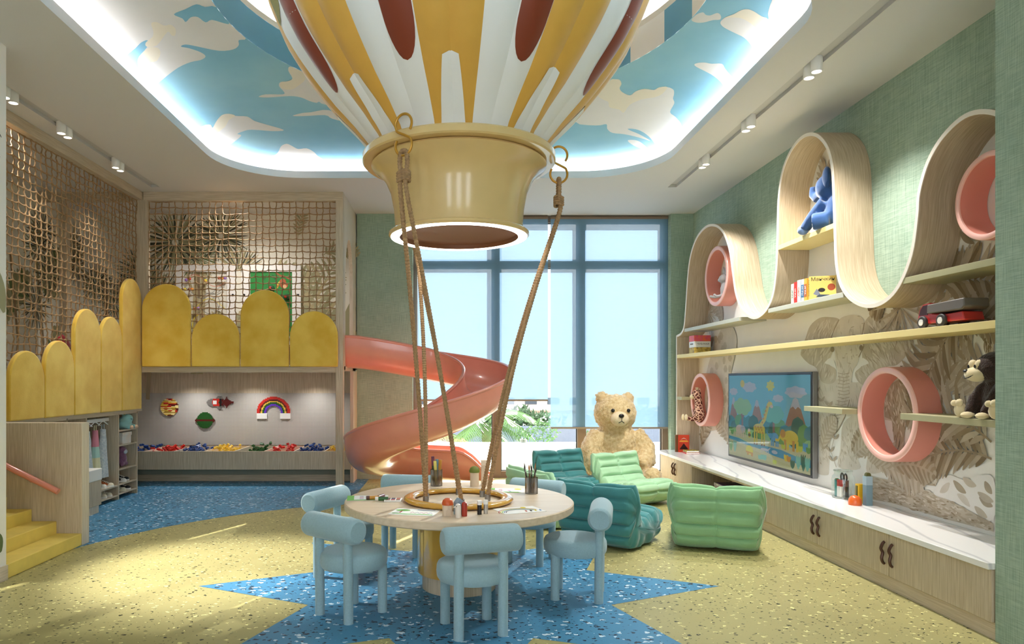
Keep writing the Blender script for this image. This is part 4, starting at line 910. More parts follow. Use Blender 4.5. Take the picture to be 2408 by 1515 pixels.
# ------------------------------------------------------------------ chairs round the table
def chair():
    e = E('kids_chair')
    MB().lathe([(0, .298), (.185, .298), (.203, .304), (.214, .322), (.217, .35), (.215, .385), (.207, .402), (.19, .411), (.16, .414), (0, .416)], n=48).build('seat', BLUECH, e)
    o = MB(); L_ = .235; pr_ = [(0, -L_), (.062, -L_), (.076, -L_+.012), (.08, -L_+.03), (.08, L_-.03), (.076, L_-.012), (.062, L_), (0, L_)]
    o.lathe(pr_, n=32); o.xf(0, Matrix.Translation((0, -.175, .575)) @ Matrix.Rotation(pi/2, 4, 'Y')); o.build('backrest', BLUECH, e)
    for sx in (-1, 1):
        MB().cyl((sx*.135, -.165, 0), (sx*.135, -.170, .54), .030, n=18).build('leg', BLUECH, e); MB().cyl((sx*.135, .125, 0), (sx*.135, .125, .31), .030, n=18).build('leg', BLUECH, e)
    return e
c0 = chair()
CH = [(.135, 4.16, 16, 'powder blue chair nearest the camera, back turned'), (-.62, 4.44, -40, 'powder blue chair at the front left of the table'), (-.80, 5.28, -115, 'powder blue chair left of the table, partly behind another'), (-.40, 5.95, 171, 'powder blue chair behind the table, below the slide'), (.66, 5.70, 152, 'powder blue chair behind the table, beside the brush cup'), (.87, 4.79, 76, 'powder blue chair right of the table, sun stripe on seat')]
for i, (x, y, a, lab) in enumerate(CH):
    o = c0 if i == 0 else dup(c0); o.location = (x, y, 0); o.rotation_euler.z = math.radians(a); T(o, lab, 'chair', 'chairs around the play table')

# ------------------------------------------------------------------ things on the table
GL = glass('smoky_glass', (172, 160, 148), .72, .08)
def ribcup(name, x, y, r, h, label):
    e = E(name, label, 'cup', (x, y, TZ)); mb = MB()
    mb.grid(lambda u, v: ((r+.0025*math.cos(2*pi*u*28))*math.cos(2*pi*u), (r+.0025*math.cos(2*pi*u*28))*math.sin(2*pi*u), h*v), 224, 3, True); mb.build('glass_wall', GL, e)
    MB().lathe([(0, 0), (r, 0), (r, .008), (0, .008)], n=32).build('glass_base', GL, e); return e
ribcup('marker_cup', -.11, 5.62, .046, .135, 'ribbed glass cup holding chunky markers'); ribcup('brush_cup', .62, 5.24, .046, .125, 'ribbed glass cup holding paint brushes')
def stick(name, base, tip, r, mats, label, cat, grp):
    e = E(name, label, cat, base, group=grp); d = Vector(tip)-Vector(base)
    MB().cyl((0, 0, 0), tuple(d*.68), r, n=10).build('barrel', mats[0], e)
    if cat == 'brush': MB().cyl(tuple(d*.68), tuple(d*.80), r*.9, r*.8, 10).build('ferrule', METAL, e); MB().tube([tuple(d*.80), tuple(d*.88), tuple(d)], [r*.8, r*1.1, r*.1], 8).build('bristles', mats[1], e)
    else: MB().cyl(tuple(d*.68), tuple(d), r*1.08, n=10).build('cap', mats[1], e)
mk_ = [M('marker_dark_green', (26, 60, 34), .4), M('marker_yellow', (222, 206, 110), .4), M('marker_gold', (196, 138, 48), .4), M('marker_blue', (110, 150, 170), .4), M('marker_plum', (110, 50, 76), .4)]
for dx, dy, tx, ty_, h, c, lab in ((-.018, 0, -.03, .0, .24, (0, 4), 'dark green marker with plum cap in the cup'), (.0, -.015, -.012, -.02, .205, (1, 1), 'pale yellow marker in the glass cup'), (.008, .014, .004, .02, .215, (3, 3), 'grey blue marker in the glass cup'), (.02, -.005, .032, -.004, .213, (2, 2), 'gold marker in the glass cup')):
    stick('marker_pen', (-.11+dx, 5.62+dy, TZ+.01), (-.11+tx, 5.62+ty_, TZ+h), .012, (mk_[c[0]], mk_[c[1]]), lab, 'marker', 'markers in the cup')
BRW = [M('brush_wood', (120, 76, 40), .4), M('brush_black', (30, 26, 24), .5), M('brush_tan', (190, 132, 80), .6)]
for i in range(10):
    a = i*2*pi/10; stick('paint_brush', (.62+.018*math.cos(a), 5.24+.018*math.sin(a), TZ+.01), (.62+.058*math.cos(a+.3)*(1 if i % 3 else .5), 5.24+.04*math.sin(a), TZ+.205+.03*((i*7) % 4)/3), .0045, (BRW[i % 2], BRW[1+(i % 3 == 0)]), 'slim paint brush standing in the ribbed cup', 'brush', 'brushes in the cup')
BWD = M('pale_toy_wood', (222, 200, 176), .6, vary=.06, vscale=20)
e = E('toy_tower', 'pale wooden toy tower with olive dome', 'toy', (.20, 5.60, TZ)); MB().lathe([(.036, 0), (.036, .115)], n=28).build('body', BWD, e); MB().lathe([(.042, .113), (.044, .125), (.036, .148), (.02, .16), (0, .164)], n=28).build('dome', M('olive_toy', (110, 120, 44), .5), e)
e = E('toy_block', 'tall pale wooden toy block behind the olive dome', 'toy', (.285, 5.66, TZ)); MB().box(-.028, .028, -.028, .028, 0, .165).build('body', BWD, e, bevel=.002); MB().box(-.028, .028, -.028, .028, .165, .205).build('cap', M('pale_peach_toy', (236, 214, 192), .6), e, bevel=.002)
e = E('toy_house', 'wooden toy house with orange dome roof', 'toy', (-.015, 4.385, TZ)); MB().lathe([(.033, 0), (.033, .07)], n=8).build('body', BWD, e); MB().lathe([(.036, .07), (.036, .082), (.03, .10), (.016, .111), (0, .114)], n=28).build('dome', M('orange_toy', (206, 88, 36), .4), e)
dm = MB(); dm.prism([(-.014, 0), (.014, 0), (.014, .03)]+arc(0, .03, .014, 0, 180, 8)[1:], FY(0), -.001, .001); dm.build('doorway', M('doorway_wood', (206, 184, 160), .7), e).location = (.004, -.0335, .002)
e = E('toy_house', 'small blue gabled toy house behind the white bird', 'toy', (.058, 4.43, TZ), .5); mb = MB(); mb.prism([(-.026, 0), (.026, 0), (.026, .078), (0, .105), (-.026, .078)], FY(0), -.025, .025); mb.build('body', M('blue_grey_toy', (140, 160, 176), .6), e)
def bird(x, y, h, mat, mat2, label, rz=0):
    e = E('toy_bird', label, 'toy', (x, y, TZ), rz); MB().lathe([(.018, 0), (.0185, h*.55), (.0185, h*.75), (.015, h*.93), (.007, h), (0, h)], n=20).build('body', mat, e)
    MB().tube([(-.014, 0, h*.76), (-.032, 0, h*.72)], [.008, .001], 8).build('beak', mat2, e); MB().ball((-.011, -.0145, h*.82), .003, 8).build('eye', BLACK, e)
bird(.051, 4.325, .088, M('white_toy', (232, 220, 208), .5), M('white_toy', (232, 220, 208), .5), 'white wooden peg bird at the table edge'); bird(.092, 4.375, .09, M('red_toy', (168, 50, 30), .45), BWD, 'red wooden peg bird beside the blue toy house', pi)
for x, y, lab, mm in ((.19, 4.43, 'black glue bottle with white cap, left one', BLACK), (.232, 4.455, 'silver and black glue bottle with white cap', M('silver_label', (190, 184, 176), .3, metal=.6))):
    e = E('glue_bottle', lab, 'bottle', (x, y, TZ)); MB().lathe([(.0145, 0), (.0145, .062)], n=20).build('body', mm, e); MB().lathe([(.0155, .062), (.0155, .086), (.013, .089), (0, .089)], n=20).build('cap', SW, e)
e = E('paint_palette', 'small white palette with nine paint pans', 'palette', (-.405, 4.93, TZ), .0); MB().box(-.062, .062, -.055, .055, 0, .012).build('tray', SW, e, bevel=.002)
for i in range(3):
    for j in range(3): MB().box(-.05+i*.036, -.022+i*.036, -.044+j*.031, -.018+j*.031, .012, .0135).build('paint_pan', M('pan_%d' % (i*3+j), [(150, 90, 80), (120, 80, 84), (90, 70, 80), (200, 84, 84), (90, 80, 110), (80, 80, 96), (130, 96, 70), (210, 130, 100), (190, 110, 100)][i*3+j], .5), e, False)
for x, y, a, c, lab in ((-.545, 4.965, .25, 2, 'brown marker lying on the left drawing'), (-.475, 4.915, .05, 0, 'green marker with white cap lying on the left drawing'), (-.50, 5.02, 1.2, 4, 'plum marker lying behind the green one')):
    e = E('marker_pen', lab, 'marker', (x, y, TZ+.0165), a); MB().cyl((-.035, 0, 0), (.035, 0, 0), .014, n=14).build('barrel', mk_[c] if c else M('marker_green', (36, 92, 40), .4), e); MB().cyl((-.058, 0, 0), (-.035, 0, 0), .0148, n=14).build('cap', SW if c == 0 else M('cap_dark', (90, 50, 40), .4), e)
CR = [M('crayon_green', (130, 190, 100), .9), M('crayon_yellow', (226, 206, 60), .9), M('crayon_pink', (214, 96, 160), .9), M('crayon_red', (190, 80, 66), .9), M('crayon_blue', (96, 130, 180), .9), M('crayon_black', (70, 60, 60), .9)]
def drawing(x, y, w, h, rz, label, fn):
    e = E('childs_drawing', label, 'drawing', (x, y, TZ+.0005), rz, 'drawings on the table')
    MB().box(-w/2, w/2, -h/2, h/2, 0, .0015).build('sheet', PAPER, e, False); p = Print(); fn(p, w, h); p.build('crayon_marks', lambda a, b, d: (a, b, .001+d), CR, e)
def d_green(p, w, h):
    p.poly([(-w/2, -h/2), (-w/2+.05, -h/2), (-w/2+.05, h/2), (-w/2, h/2)], 0); p.poly([(-w/2+.05, -h/2), (w/2-.02, -h/2), (w/2-.05, -h/2+.035), (-w/2+.05, -h/2+.03)], 0); p.poly(arc(w*.32, h*.3, .03, 0, 340, 12), 1)
    for i in range(6): p.line([(-.06+i*.0, -.06+i*.025), (-.03, -.055+i*.025)], .008, (2, 4, 2, 3, 2, 4)[i])
    p.poly(arc(.02, .0, .012, 0, 340, 8), 2); p.poly(arc(.03, -.05, .01, 0, 340, 8), 4)
def d_scene(p, w, h):
    p.line([(-w*.45, -h*.3), (-w*.1, -h*.38), (w*.25, -h*.33), (w*.46, -h*.36)], .02, 0); p.poly(arc(-w*.3, h*.2, .05, 0, 340, 12, .03), 0); p.line([(-w*.3, h*.12), (-w*.3, -h*.2)], .01, 3); p.line([(.0, h*.35), (.08, h*.3), (.12, h*.36)], .012, 4)
    for i in range(5): p.line([(-.02+i*.03, -h*.2), (-.01+i*.03, -h*.02), (.005+i*.03, -h*.15)], .005, (3, 5, 2, 3, 4)[i])
def d_rain(p, w, h):
    for i, c in enumerate((3, 1, 0, 4, 5)): p.line([(q[0]-.02, q[1]-.07) for q in arc(0, 0, .15-i*.012, 20, 175, 16, .13-i*.012)], .005, c)
    p.poly(arc(w*.2, h*.33, .02, 0, 340, 10), 1)
    for i in range(4): p.line([(.02+i*.035, -.07), (.03+i*.035, -.03)], .012, (3, 5, 1, 4)[i])
drawing(-.60, 5.04, .30, .21, .12, 'drawing with green edges under the loose markers', d_green); drawing(-.23, 4.50, .30, .21, -.22, 'drawing with a tree, left of the orange domed toy', d_scene); drawing(.46, 4.57, .30, .20, .36, 'rainbow drawing at the right front of the table', d_rain); drawing(.44, 5.38, .28, .2, -.1, 'green edged drawing beside the brush cup', d_green)
# ------------------------------------------------------------------ low cabinets and marble top
def cabinet(label, y0, y1, doors):
    e = E('low_cabinet', label, 'cabinet', (3.40, (y0+y1)/2, 0), group='low cabinets'); c = (y0+y1)/2; a, b = y0-c, y1-c
    MB().box(-.26, .26, a, b, .1, .405).build('body', OAK_PALE, e); MB().box(-.265, .26, a, b, 0, .1).build('plinth', OAK_Y, e)
    for d0, d1, hs in doors:
        d = MB().box(-.285, -.262, d0-c+.003, d1-c-.003, .102, .403).build('door', OAK, e, bevel=.002)
        for hy in hs:
            h = hy-c; MB().tube(spline([(-.288, h, .34), (-.302, h, .325), (-.310, h+.006, .29), (-.298, h+.004, .26), (-.308, h, .225), (-.302, h, .195), (-.288, h, .18)], 3), [.009+.002*math.sin(pi*i/18) for i in range(19)], 8).build('handle', M('bronze_handle', (84, 58, 46), .4, metal=.5), d)
cabinet('oak cabinet run with bronze handles nearest the camera', 3.955, 6.80, [(3.96, 4.89, (4.845,)), (4.89, 5.845, (4.935, 5.80)), (5.845, 6.795, (5.89,))])
cabinet('oak two door cabinet by the window', 8.90, 10.20, [(8.905, 9.55, (9.505,)), (9.55, 10.195, (9.595,))])
e = E('open_cabinet', 'open oak niche cabinet holding a stack of books', 'cabinet', (3.40, 7.85, 0), group='low cabinets')
MB().box(-.265, .26, -1.05, 1.05, 0, .1).build('plinth', OAK_Y, e); MB().box(-.285, .26, -1.05, 1.05, .1, .125).build('bottom_board', OAK_Y, e); MB().box(-.285, .26, -1.05, 1.05, .38, .405).build('top_board', OAK_Y, e)
MB().box(.235, .26, -1.05, 1.05, .125, .38).build('back_panel', OAK, e)
for y in (-1.05, 1.025): MB().box(-.285, .235, y, y+.025, .125, .38).build('side_panel', OAK, e)
def marblemat():
    m = MARBLE; nt = m.node_tree; N = nt.nodes; L = nt.links; b = N['Principled BSDF']
    tc = N.new('ShaderNodeTexCoord'); mp = N.new('ShaderNodeMapping'); mp.inputs['Rotation'].default_value = (0, 0, .5); mp.inputs['Scale'].default_value = (1.4, .5, 1); w = N.new('ShaderNodeTexWave'); w.inputs['Scale'].default_value = .9; w.inputs['Distortion'].default_value = 7; w.inputs['Detail'].default_value = 4
    L.new(tc.outputs['Object'], mp.inputs[0]); L.new(mp.outputs[0], w.inputs['Vector']); r = N.new('ShaderNodeValToRGB'); r.color_ramp.elements[0].position = .0; r.color_ramp.elements[1].position = .06; r.color_ramp.elements[0].color = lin((206, 204, 206)); r.color_ramp.elements[1].color = lin((236, 234, 232))
    L.new(w.outputs[0], r.inputs[0]); L.new(r.outputs[0], b.inputs['Base Color'])
marblemat()
CTZ = .445
T(MB().prism([(3.09, 3.955), (3.665, 3.955), (3.665, 10.375), (3.3, 10.375)]+arc(3.29, 10.17, .2, 90, 180, 8), FZ(.407), 0, .038).build('marble_counter', MARBLE, bevel=.003), 'long white marble counter along the right wall', 'counter')

# ------------------------------------------------------------------ wave shelf on the right wall
WX0, WX1 = 3.34, 3.668
wp = [(10.14, 2.14), (9.95, 2.17), (9.83, 2.27), (9.76, 2.55), (9.68, 2.95), (9.58, 3.2), (9.40, 3.38), (9.17, 3.47), (8.90, 3.49), (8.62, 3.42), (8.40, 3.28), (8.24, 3.06), (8.14, 2.76), (8.05, 2.5), (7.87, 2.29), (7.58, 2.18), (7.32, 2.22), (7.14, 2.36), (7.06, 2.6), (7.03, 2.95), (7.01, 3.32), (6.93, 3.58), (6.76, 3.74), (6.53, 3.80), (6.30, 3.74), (6.12, 3.58), (6.03, 3.38), (6.0, 3.1), (5.98, 2.75), (5.96, 2.5), (5.89, 2.31), (5.74, 2.17), (5.52, 2.09), (5.31, 2.10), (5.13, 2.20), (4.99, 2.41), (4.93, 2.67), (4.91, 2.83), (4.82, 3.02), (4.67, 3.15), (4.47, 3.21), (4.27, 3.16), (4.08, 3.02), (3.96, 2.85)]
wav = [(p[0], p[1]) for p in spline([(a, b, 0) for a, b in wp], 5)]
ws = E('wave_shelf', 'bent oak wave shelf looping along the green wall', 'shelf', (WX1, 7.0, 2.2)); WO = Vector((WX1, 7.0, 2.2))
def wband(th, x0, x1, name, mat):
    n = len(wav); mb = MB(); q = []
    for i in range(n):
        a, b = Vector(wav[max(0, i-1)]), Vector(wav[min(n-1, i+1)]); t = (b-a).normalized(); nr = Vector((-t.y, t.x)); c = Vector(wav[i]); q.append((c+nr*th/2, c-nr*th/2))
    vs = []
    for u, l in q: vs += [Vector((x0, u.x, u.y))-WO, Vector((x1, u.x, u.y))-WO, Vector((x1, l.x, l.y))-WO, Vector((x0, l.x, l.y))-WO]
    fs = []
    for i in range(n-1):
        for k in range(4): fs.append((i*4+k, i*4+(k+1) % 4, i*4+4+(k+1) % 4, i*4+4+k))
    fs += [(3, 2, 1, 0), tuple((n-1)*4+k for k in range(4))]
    return mb.add(vs, fs).build(name, mat, ws, ang=30)
wband(.030, WX0+.006, WX1, 'bent_band', OAK_BAND); wband(.0305, WX0, WX0+.006, 'band_edge', OAK_EDGE)
MB().box(WX0-WX1, 0, 3.13, 3.16, CTZ-2.2, 2.15-2.2).build('side_panel', OAK, ws, bevel=.002); MB().box(WX0-WX1-.004, WX0-WX1, 3.13, 3.16, CTZ-2.2, 2.15-2.2).build('side_panel_edge', OAK_EDGE, ws, False)
def sboard(y0, y1, z, mat, name='shelf_board'): return MB().box(WX0-WX1+.004, -.006, y0-7, y1-7, z-.045-2.2, z-2.2).build(name, mat, ws, bevel=.002)
sboard(7.97, 9.83, 2.225, SHELF_G); sboard(5.86, 7.24, 2.245, SHELF_G); sboard(6.015, 7.02, 2.865, SHELF_Y); sboard(3.96, 5.09, 2.25, SHELF_O)
T(MB().box(WX0, 3.664, 3.96, 10.13, 1.815, 1.865).build('wall_shelf', SHELF_Y, bevel=.002), 'long pale yellow shelf running the length of the mural', 'shelf')
e = E('wall_shelf', 'thin olive shelf passing the pink rings beside the television', 'shelf', (3.5, 5.2, 1.205))
for y0, y1 in ((5.868, 6.50), (3.96, 5.11), (9.93, 10.12)): MB().box(-.16, .16, y0-5.2, y1-5.2, 0, .045).build('board', SHELF_O, e, bevel=.002)
# mural panel under the wave
mpn = MB(); outl = [(a, b) for a, b in wav]+[(3.955, .445), (10.13, .445)]
vs = [Vector((a, b, 0)) for a, b in outl]; tri = tessellate_polygon([vs])
mpn.add([(3.664, a, b) for a, b in outl], [tuple(t) if (Vector((0, *outl[t[1]]))-Vector((0, *outl[t[0]]))).cross(Vector((0, *outl[t[2]]))-Vector((0, *outl[t[0]]))).x < 0 else tuple(reversed(t)) for t in tri])
mu = St(mpn.build('wall_right_mural', MURAL, smooth=False), 'sepia safari mural below the wave shelf')
RK = [M('sepia_pale', (216, 206, 192), .8, vary=.08, vscale=6), M('sepia_light', (198, 186, 168), .8, vary=.12, vscale=7), M('sepia_mid', (182, 166, 144), .8, vary=.15, vscale=7), M('sepia_dark', (158, 140, 114), .8, vary=.15, vscale=8), M('sepia_white', (236, 231, 225), .8), M('sepia_deep', (132, 112, 84), .8)]
my = lambda x, y: ((3.664*1620/(x-1058)), 1.5+(893-y)*(3.664*1620/(x-1058))/1620)
pr = Print()
# elephant: ears, head, trunk, legs (outline in metres along the wall)
zz = lambda pts: [my(1880+u/2.706, 700+v/2.706) for u, v in pts]
def hatch(pts, n, k, L_=(20, 60), ang=1.4, w=.012):
    us = [p[0] for p in pts]; vs_ = [p[1] for p in pts]; m = len(pts)
    for _ in range(n*3):
        u, v = R_.uniform(min(us), max(us)), R_.uniform(min(vs_), max(vs_)); l = R_.uniform(*L_); a = ang+R_.uniform(-.35, .35); e2 = (u+l*math.cos(a), v+l*math.sin(a))
        ok = True
        for a_, b_2 in ((u, v), e2):
            c = False
            for i in range(m):
                (x1, y1), (x2, y2) = pts[i], pts[(i+1) % m]
                if (y1 > b_2) != (y2 > b_2) and a_ < (x2-x1)*(b_2-y1)/(y2-y1)+x1: c = not c
            ok = ok and c
        if ok: pr.leaf(*zz([(u, v), e2]), w, k, R_.uniform(-.15, .15))
earL = [(10, 350), (40, 260), (70, 180), (130, 130), (200, 125), (255, 140), (230, 190), (200, 240), (210, 300), (215, 340), (190, 420), (235, 460), (230, 530), (190, 550), (140, 530), (110, 450), (60, 420), (20, 380)]
head = [(255, 140), (330, 110), (390, 120), (415, 160), (400, 230), (410, 300), (385, 350), (375, 420), (345, 460), (330, 560), (320, 650), (290, 760), (240, 850), (190, 900), (140, 905), (128, 880), (180, 865), (210, 800), (235, 720), (240, 600), (245, 480), (235, 430), (225, 320), (215, 240)]
earR = [(415, 160), (470, 100), (540, 95), (610, 130), (650, 190), (720, 260), (725, 300), (680, 370), (620, 430), (560, 440), (520, 500), (440, 560), (380, 540), (355, 480), (400, 430), (400, 350), (410, 250)]
body = [(110, 540), (240, 520), (360, 540), (520, 500), (700, 420), (780, 520), (760, 800), (560, 780), (380, 760), (250, 760), (130, 800)]
legs = [[(110, 560), (190, 560), (240, 700), (200, 900), (190, 1080), (180, 1130), (110, 1110), (130, 1000), (100, 800)], [(280, 800), (380, 760), (370, 1000), (385, 1090), (250, 1080), (262, 960)], [(430, 760), (540, 740), (530, 1000), (540, 1100), (430, 1110), (440, 960)]]
for q_ in legs: pr.poly(zz(q_), 0, True); hatch(q_, 26, 1); hatch(q_, 8, 2, (10, 30))
pr.poly(zz(body), 0, True); hatch(body, 60, 1)
pr.poly(zz(earR), 1, True); hatch(earR, 70, 0, (30, 80), 1.1, .018); hatch(earR, 34, 2, (30, 70), 1.1)
pr.poly(zz(earL), 1, True); hatch(earL, 40, 0, (30, 70), 1.9, .018); hatch(earL, 20, 2, (20, 60), 1.9)
pr.poly(zz(head), 0, True); hatch(head, 60, 1, (20, 60), 1.5, .014); hatch(head, 16, 2, (10, 30), 0, .008)
for v in range(480, 880, 22):
    c = 285-max(0, v-640)*.48; pr.line(zz([(c-38, v), (c, v+8), (c+36, v)]), .006, 2)
pr.leaf(*zz([(235, 445), (165, 415)]), .07, 4, .35); pr.leaf(*zz([(365, 450), (442, 415)]), .07, 4, -.35)
for q_ in ((212, 330), (395, 320)): pr.poly(zz([(q_[0]+13*math.cos(t), q_[1]+18*math.sin(t)) for t in [2*pi*i/10 for i in range(10)]]), 3)
pr.line(zz([(255, 140), (225, 200), (205, 250), (220, 330)]), .012, 3); pr.line(zz([(415, 160), (400, 250), (412, 310), (380, 380)]), .012, 3); pr.line(zz([(128, 880), (180, 868), (215, 800), (240, 700)]), .01, 3); pr.line(zz([(190, 902), (245, 850), (292, 760), (322, 650)]), .01, 3)
# calf, ground, blossoms
calf = [(560, 560), (640, 520), (720, 600), (740, 720), (680, 780), (660, 1000), (610, 960), (590, 780), (545, 760), (540, 640)]
cl1 = [(600, 1000), (740, 1000), (730, 1130), (700, 1250), (640, 1230), (560, 1190)]; cl2 = [(750, 980), (880, 940), (920, 1090), (870, 1200), (780, 1190)]
for q_, k_ in ((calf, 2), (cl1, 1), (cl2, 2)): pr.poly(zz(q_), k_); hatch(q_, 40, 3, (20, 60), 1.5, .014); hatch(q_, 40, 0, (20, 60), 1.4, .014)
gr = [(430, 1130), (700, 1190), (900, 1260), (1240, 1440), (1240, 1490), (900, 1400), (600, 1310), (440, 1280)]
pr.poly(zz(gr), 1); hatch(gr, 160, 2, (20, 60), .3, .016); hatch(gr, 60, 3, (10, 40), .3, .012); hatch(gr, 60, 0, (10, 40), .3, .014)
fl_ = [(860, 1250), (890, 1180), (950, 1130), (1020, 1150), (1080, 1170), (1130, 1140), (1240, 1150), (1240, 1420), (1100, 1340), (960, 1290)]
pr.poly(zz(fl_), 4, True)
for u, v, u2, v2, k_ in ((985, 1165, 1065, 1245, 2), (1045, 1150, 1130, 1200, 1), (1150, 1270, 1235, 1330, 2), (1185, 1170, 1230, 1250, 2), (900, 1240, 960, 1180, 0), (1090, 1330, 1010, 1250, 0), (1120, 1330, 1200, 1400, 1), (1140, 1240, 1240, 1300, 1)): pr.leaf(*zz([(u, v), (u2, v2)]), .055, k_, .1)
# tree trunks
tr1 = [(840, 250), (930, 240), (922, 500), (915, 740), (935, 1000), (905, 960), (860, 1010), (845, 900), (870, 500), (835, 380)]
tr2 = [(1030, 240), (1110, 230), (1090, 420), (1060, 620), (1040, 860), (1010, 830), (1030, 600), (1010, 400)]
tr3 = [(1180, 230), (1243, 220), (1243, 520), (1200, 480)]
for q_, k_ in ((tr1, 2), (tr2, 1), (tr3, 1)): pr.poly(zz(q_), k_); hatch(q_, 60, 3, (30, 90), 1.5, .016); hatch(q_, 40, 1, (30, 80), 1.5, .016); hatch(q_, 20, 5, (20, 60), 1.4, .01)
for u, v in ((110, 600), (140, 660), (190, 690), (200, 980), (215, 1040), (230, 900)):
    for d_ in (-1, 1): pr.leaf(*zz([(u, v), (u+d_*26, v-30)]), .03, 2, .1)
pr.line(zz([(100, 560), (130, 640), (200, 680)]), .008, 2); pr.line(zz([(230, 880), (205, 980), (240, 1080)]), .008, 2)
# giraffe neck with patches
pr.poly([my(*p) for p in ((1650, 1000), (1662, 880), (1690, 790), (1712, 760), (1735, 800), (1716, 900), (1705, 1000))], 0, True)
for i in range(34): x, y = R_.uniform(1665, 1722), R_.uniform(790, 990); c = my(x, y); pr.poly([(c[0]+.07*math.cos(t)*R_.uniform(.7, 1.1), c[1]+.06*math.sin(t)*R_.uniform(.7, 1.1)) for t in [2*pi*q/6 for q in range(6)]], 1)
# palm fronds
for x, y, an, l, ks in ((2335, 1080, 2.9, .7, [3, 5, 2]), (2320, 940, 2.4, .5, [2, 1]), (2330, 860, 2.9, .9, [2, 3]), (2190, 690, .3, .8, [3, 5, 2]), (2250, 700, 2.6, .7, [3, 2]), (2300, 720, 3.6, .8, [3, 2, 5]), (1655, 1040, 1.9, .6, [2, 3]), (1650, 1050, 1.2, .6, [2, 1, 3]), (1720, 1050, 2.2, .6, [1, 2]), (2045, 1080, .2, .7, [2, 1]), (2090, 1060, 2.8, .5, [3, 2]), (1660, 720, 1.4, .5, [2, 1]), (1700, 760, 2.0, .5, [1, 2]), (2300, 640, 3.0, .9, [3, 2]), (2240, 620, 2.0, .8, [3, 1, 2]), (2320, 560, 3.3, .8, [2, 3]), (1935, 480, 1.5, .6, [2, 1]), (1935, 1060, 1.3, .4, [2, 1]), (2010, 1075, .8, .4, [1, 2]), (2335, 1040, 2.6, .9, [3, 2, 1]), (2100, 1100, .4, .5, [2, 3]), (2110, 1105, 2.5, .4, [2, 1]), (2180, 700, 2.8, .7, [3, 2, 5]), (2160, 705, .4, .8, [5, 3, 2]), (2225, 755, .2, .6, [3, 2])):
    c = my(x, y); pr.frond(c, pi-an, l, 16, .046, ks, .8, .36)
pr.fan(my(2150, 690), .5, 30, [3, 2, 5], 180, 360); pr.fan(my(2120, 720), .35, 22, [1, 2], 0, 360); pr.fan(my(1668, 735), .3, 26, [1, 2, 0])
def inside(q):
    a, b = q
    if not (3.96 < a < 10.12 and b > .45): return False
    if b < 2.07: return True
    c = False; n = len(outl)
    for i in range(n):
        (x1, y1), (x2, y2) = outl[i], outl[(i+1) % n]
        if (y1 > b) != (y2 > b) and a < (x2-x1)*(b-y1)/(y2-y1)+x1: c = not c
    return c
pr.p = [(pts, k) for pts, k in pr.p if all(inside(q) for q in pts) or (sum(inside(q) for q in pts) > .98*len(pts))]
pr.build('mural_print', lambda a, b, d: (3.664-d, a, b), RK, mu)

# ------------------------------------------------------------------ pink round niches
def ring(y, z, r, label, x0=3.465):
    e = E('round_niche', label, 'niche', (3.662, y, z), group='pink round niches'); d = 3.662-x0; ri = r*.86
    mb = MB(); P = [(r, 0), (r, d-.012), (r-.004, d-.004), (r-.014, d)]; Q = [(ri+.012, d), (ri+.003, d-.004), (ri, d-.012), (ri, 0)]
    X = Matrix.Rotation(-pi/2, 4, 'Y')
    MB().lathe(P[:2]+[(r, d-.012)], n=72, caps=False).xf(0, X).build('outer_wall', PINK, e); MB().lathe([(r, d-.012), (r-.004, d-.004), (r-.014, d), (ri+.012, d), (ri+.003, d-.004), (ri, d-.012)], n=72, caps=False).xf(0, X).build('front_rim', PINK_RIM, e); MB().lathe([(ri, d-.012), (ri, 0)], n=72, caps=False).xf(0, X).build('inner_wall', PINK, e)
    return e
ring(9.57, 1.22, .368, 'pink round niche holding the giraffe toy'); ring(5.49, 1.224, .378, 'large empty pink round niche right of the television'); ring(8.99, 2.85, .39, 'pink round niche in the first wave holding the rabbit'); ring(4.45, 2.69, .285, 'pink round niche high at the right edge')

# ------------------------------------------------------------------ television
tv = E('television', 'wall mounted television showing a paper cut jungle', 'television', (3.60, 7.865, .515)); TW, TH = 2.06, 1.065
MB().box(-.0, .05, -TW/2, TW/2, 0, TH).build('housing', METAL, tv, bevel=.004); MB().box(-.006, 0, -TW/2+.004, TW/2-.004, .004, TH-.004).build('bezel', BLACK, tv, False); MB().box(.05, .062, -.3, .3, .25, .8).build('wall_mount', BLACK, tv, False)
def scr(n, c): return M('screen_'+n, c, .35, emit=.10)
SP = [scr('sky', (112, 190, 206)), scr('cloud', (196, 196, 204)), scr('sun', (226, 214, 40)), scr('mount', (168, 116, 84)), scr('snow', (190, 188, 194)), scr('bush', (34, 132, 140)), scr('bush2', (92, 158, 74)), scr('tree', (150, 196, 130)), scr('trunk', (150, 100, 84)), scr('sand', (198, 194, 150)), scr('water', (20, 150, 186)), scr('yellow', (226, 196, 50)), scr('ochre', (204, 140, 50)), scr('blue', (70, 160, 204)), scr('pink', (226, 190, 170)), scr('mint', (110, 190, 170)), scr('lime', (196, 206, 60)), scr('brown', (120, 60, 40)), scr('deep', (20, 104, 84)), scr('lowsand', (188, 184, 132))]
pr = Print(); Q = lambda s, t: (TW/2-.03-(TW-.06)*s, .03+(TH-.06)*(1-t))
def pq(pts, k, sm=False): pr.poly([Q(a, b) for a, b in pts], k, sm)
def pe(cx, cy, rx, ry, k, n=18, bump=0): pr.poly([Q(cx+rx*math.cos(t)*(1+bump*math.sin(7*t)), cy+ry*math.sin(t)*(1+bump*math.sin(7*t))) for t in [2*pi*i/n for i in range(n)]], k)
pq([(0, 0), (1, 0), (1, 1), (0, 1)], 0)
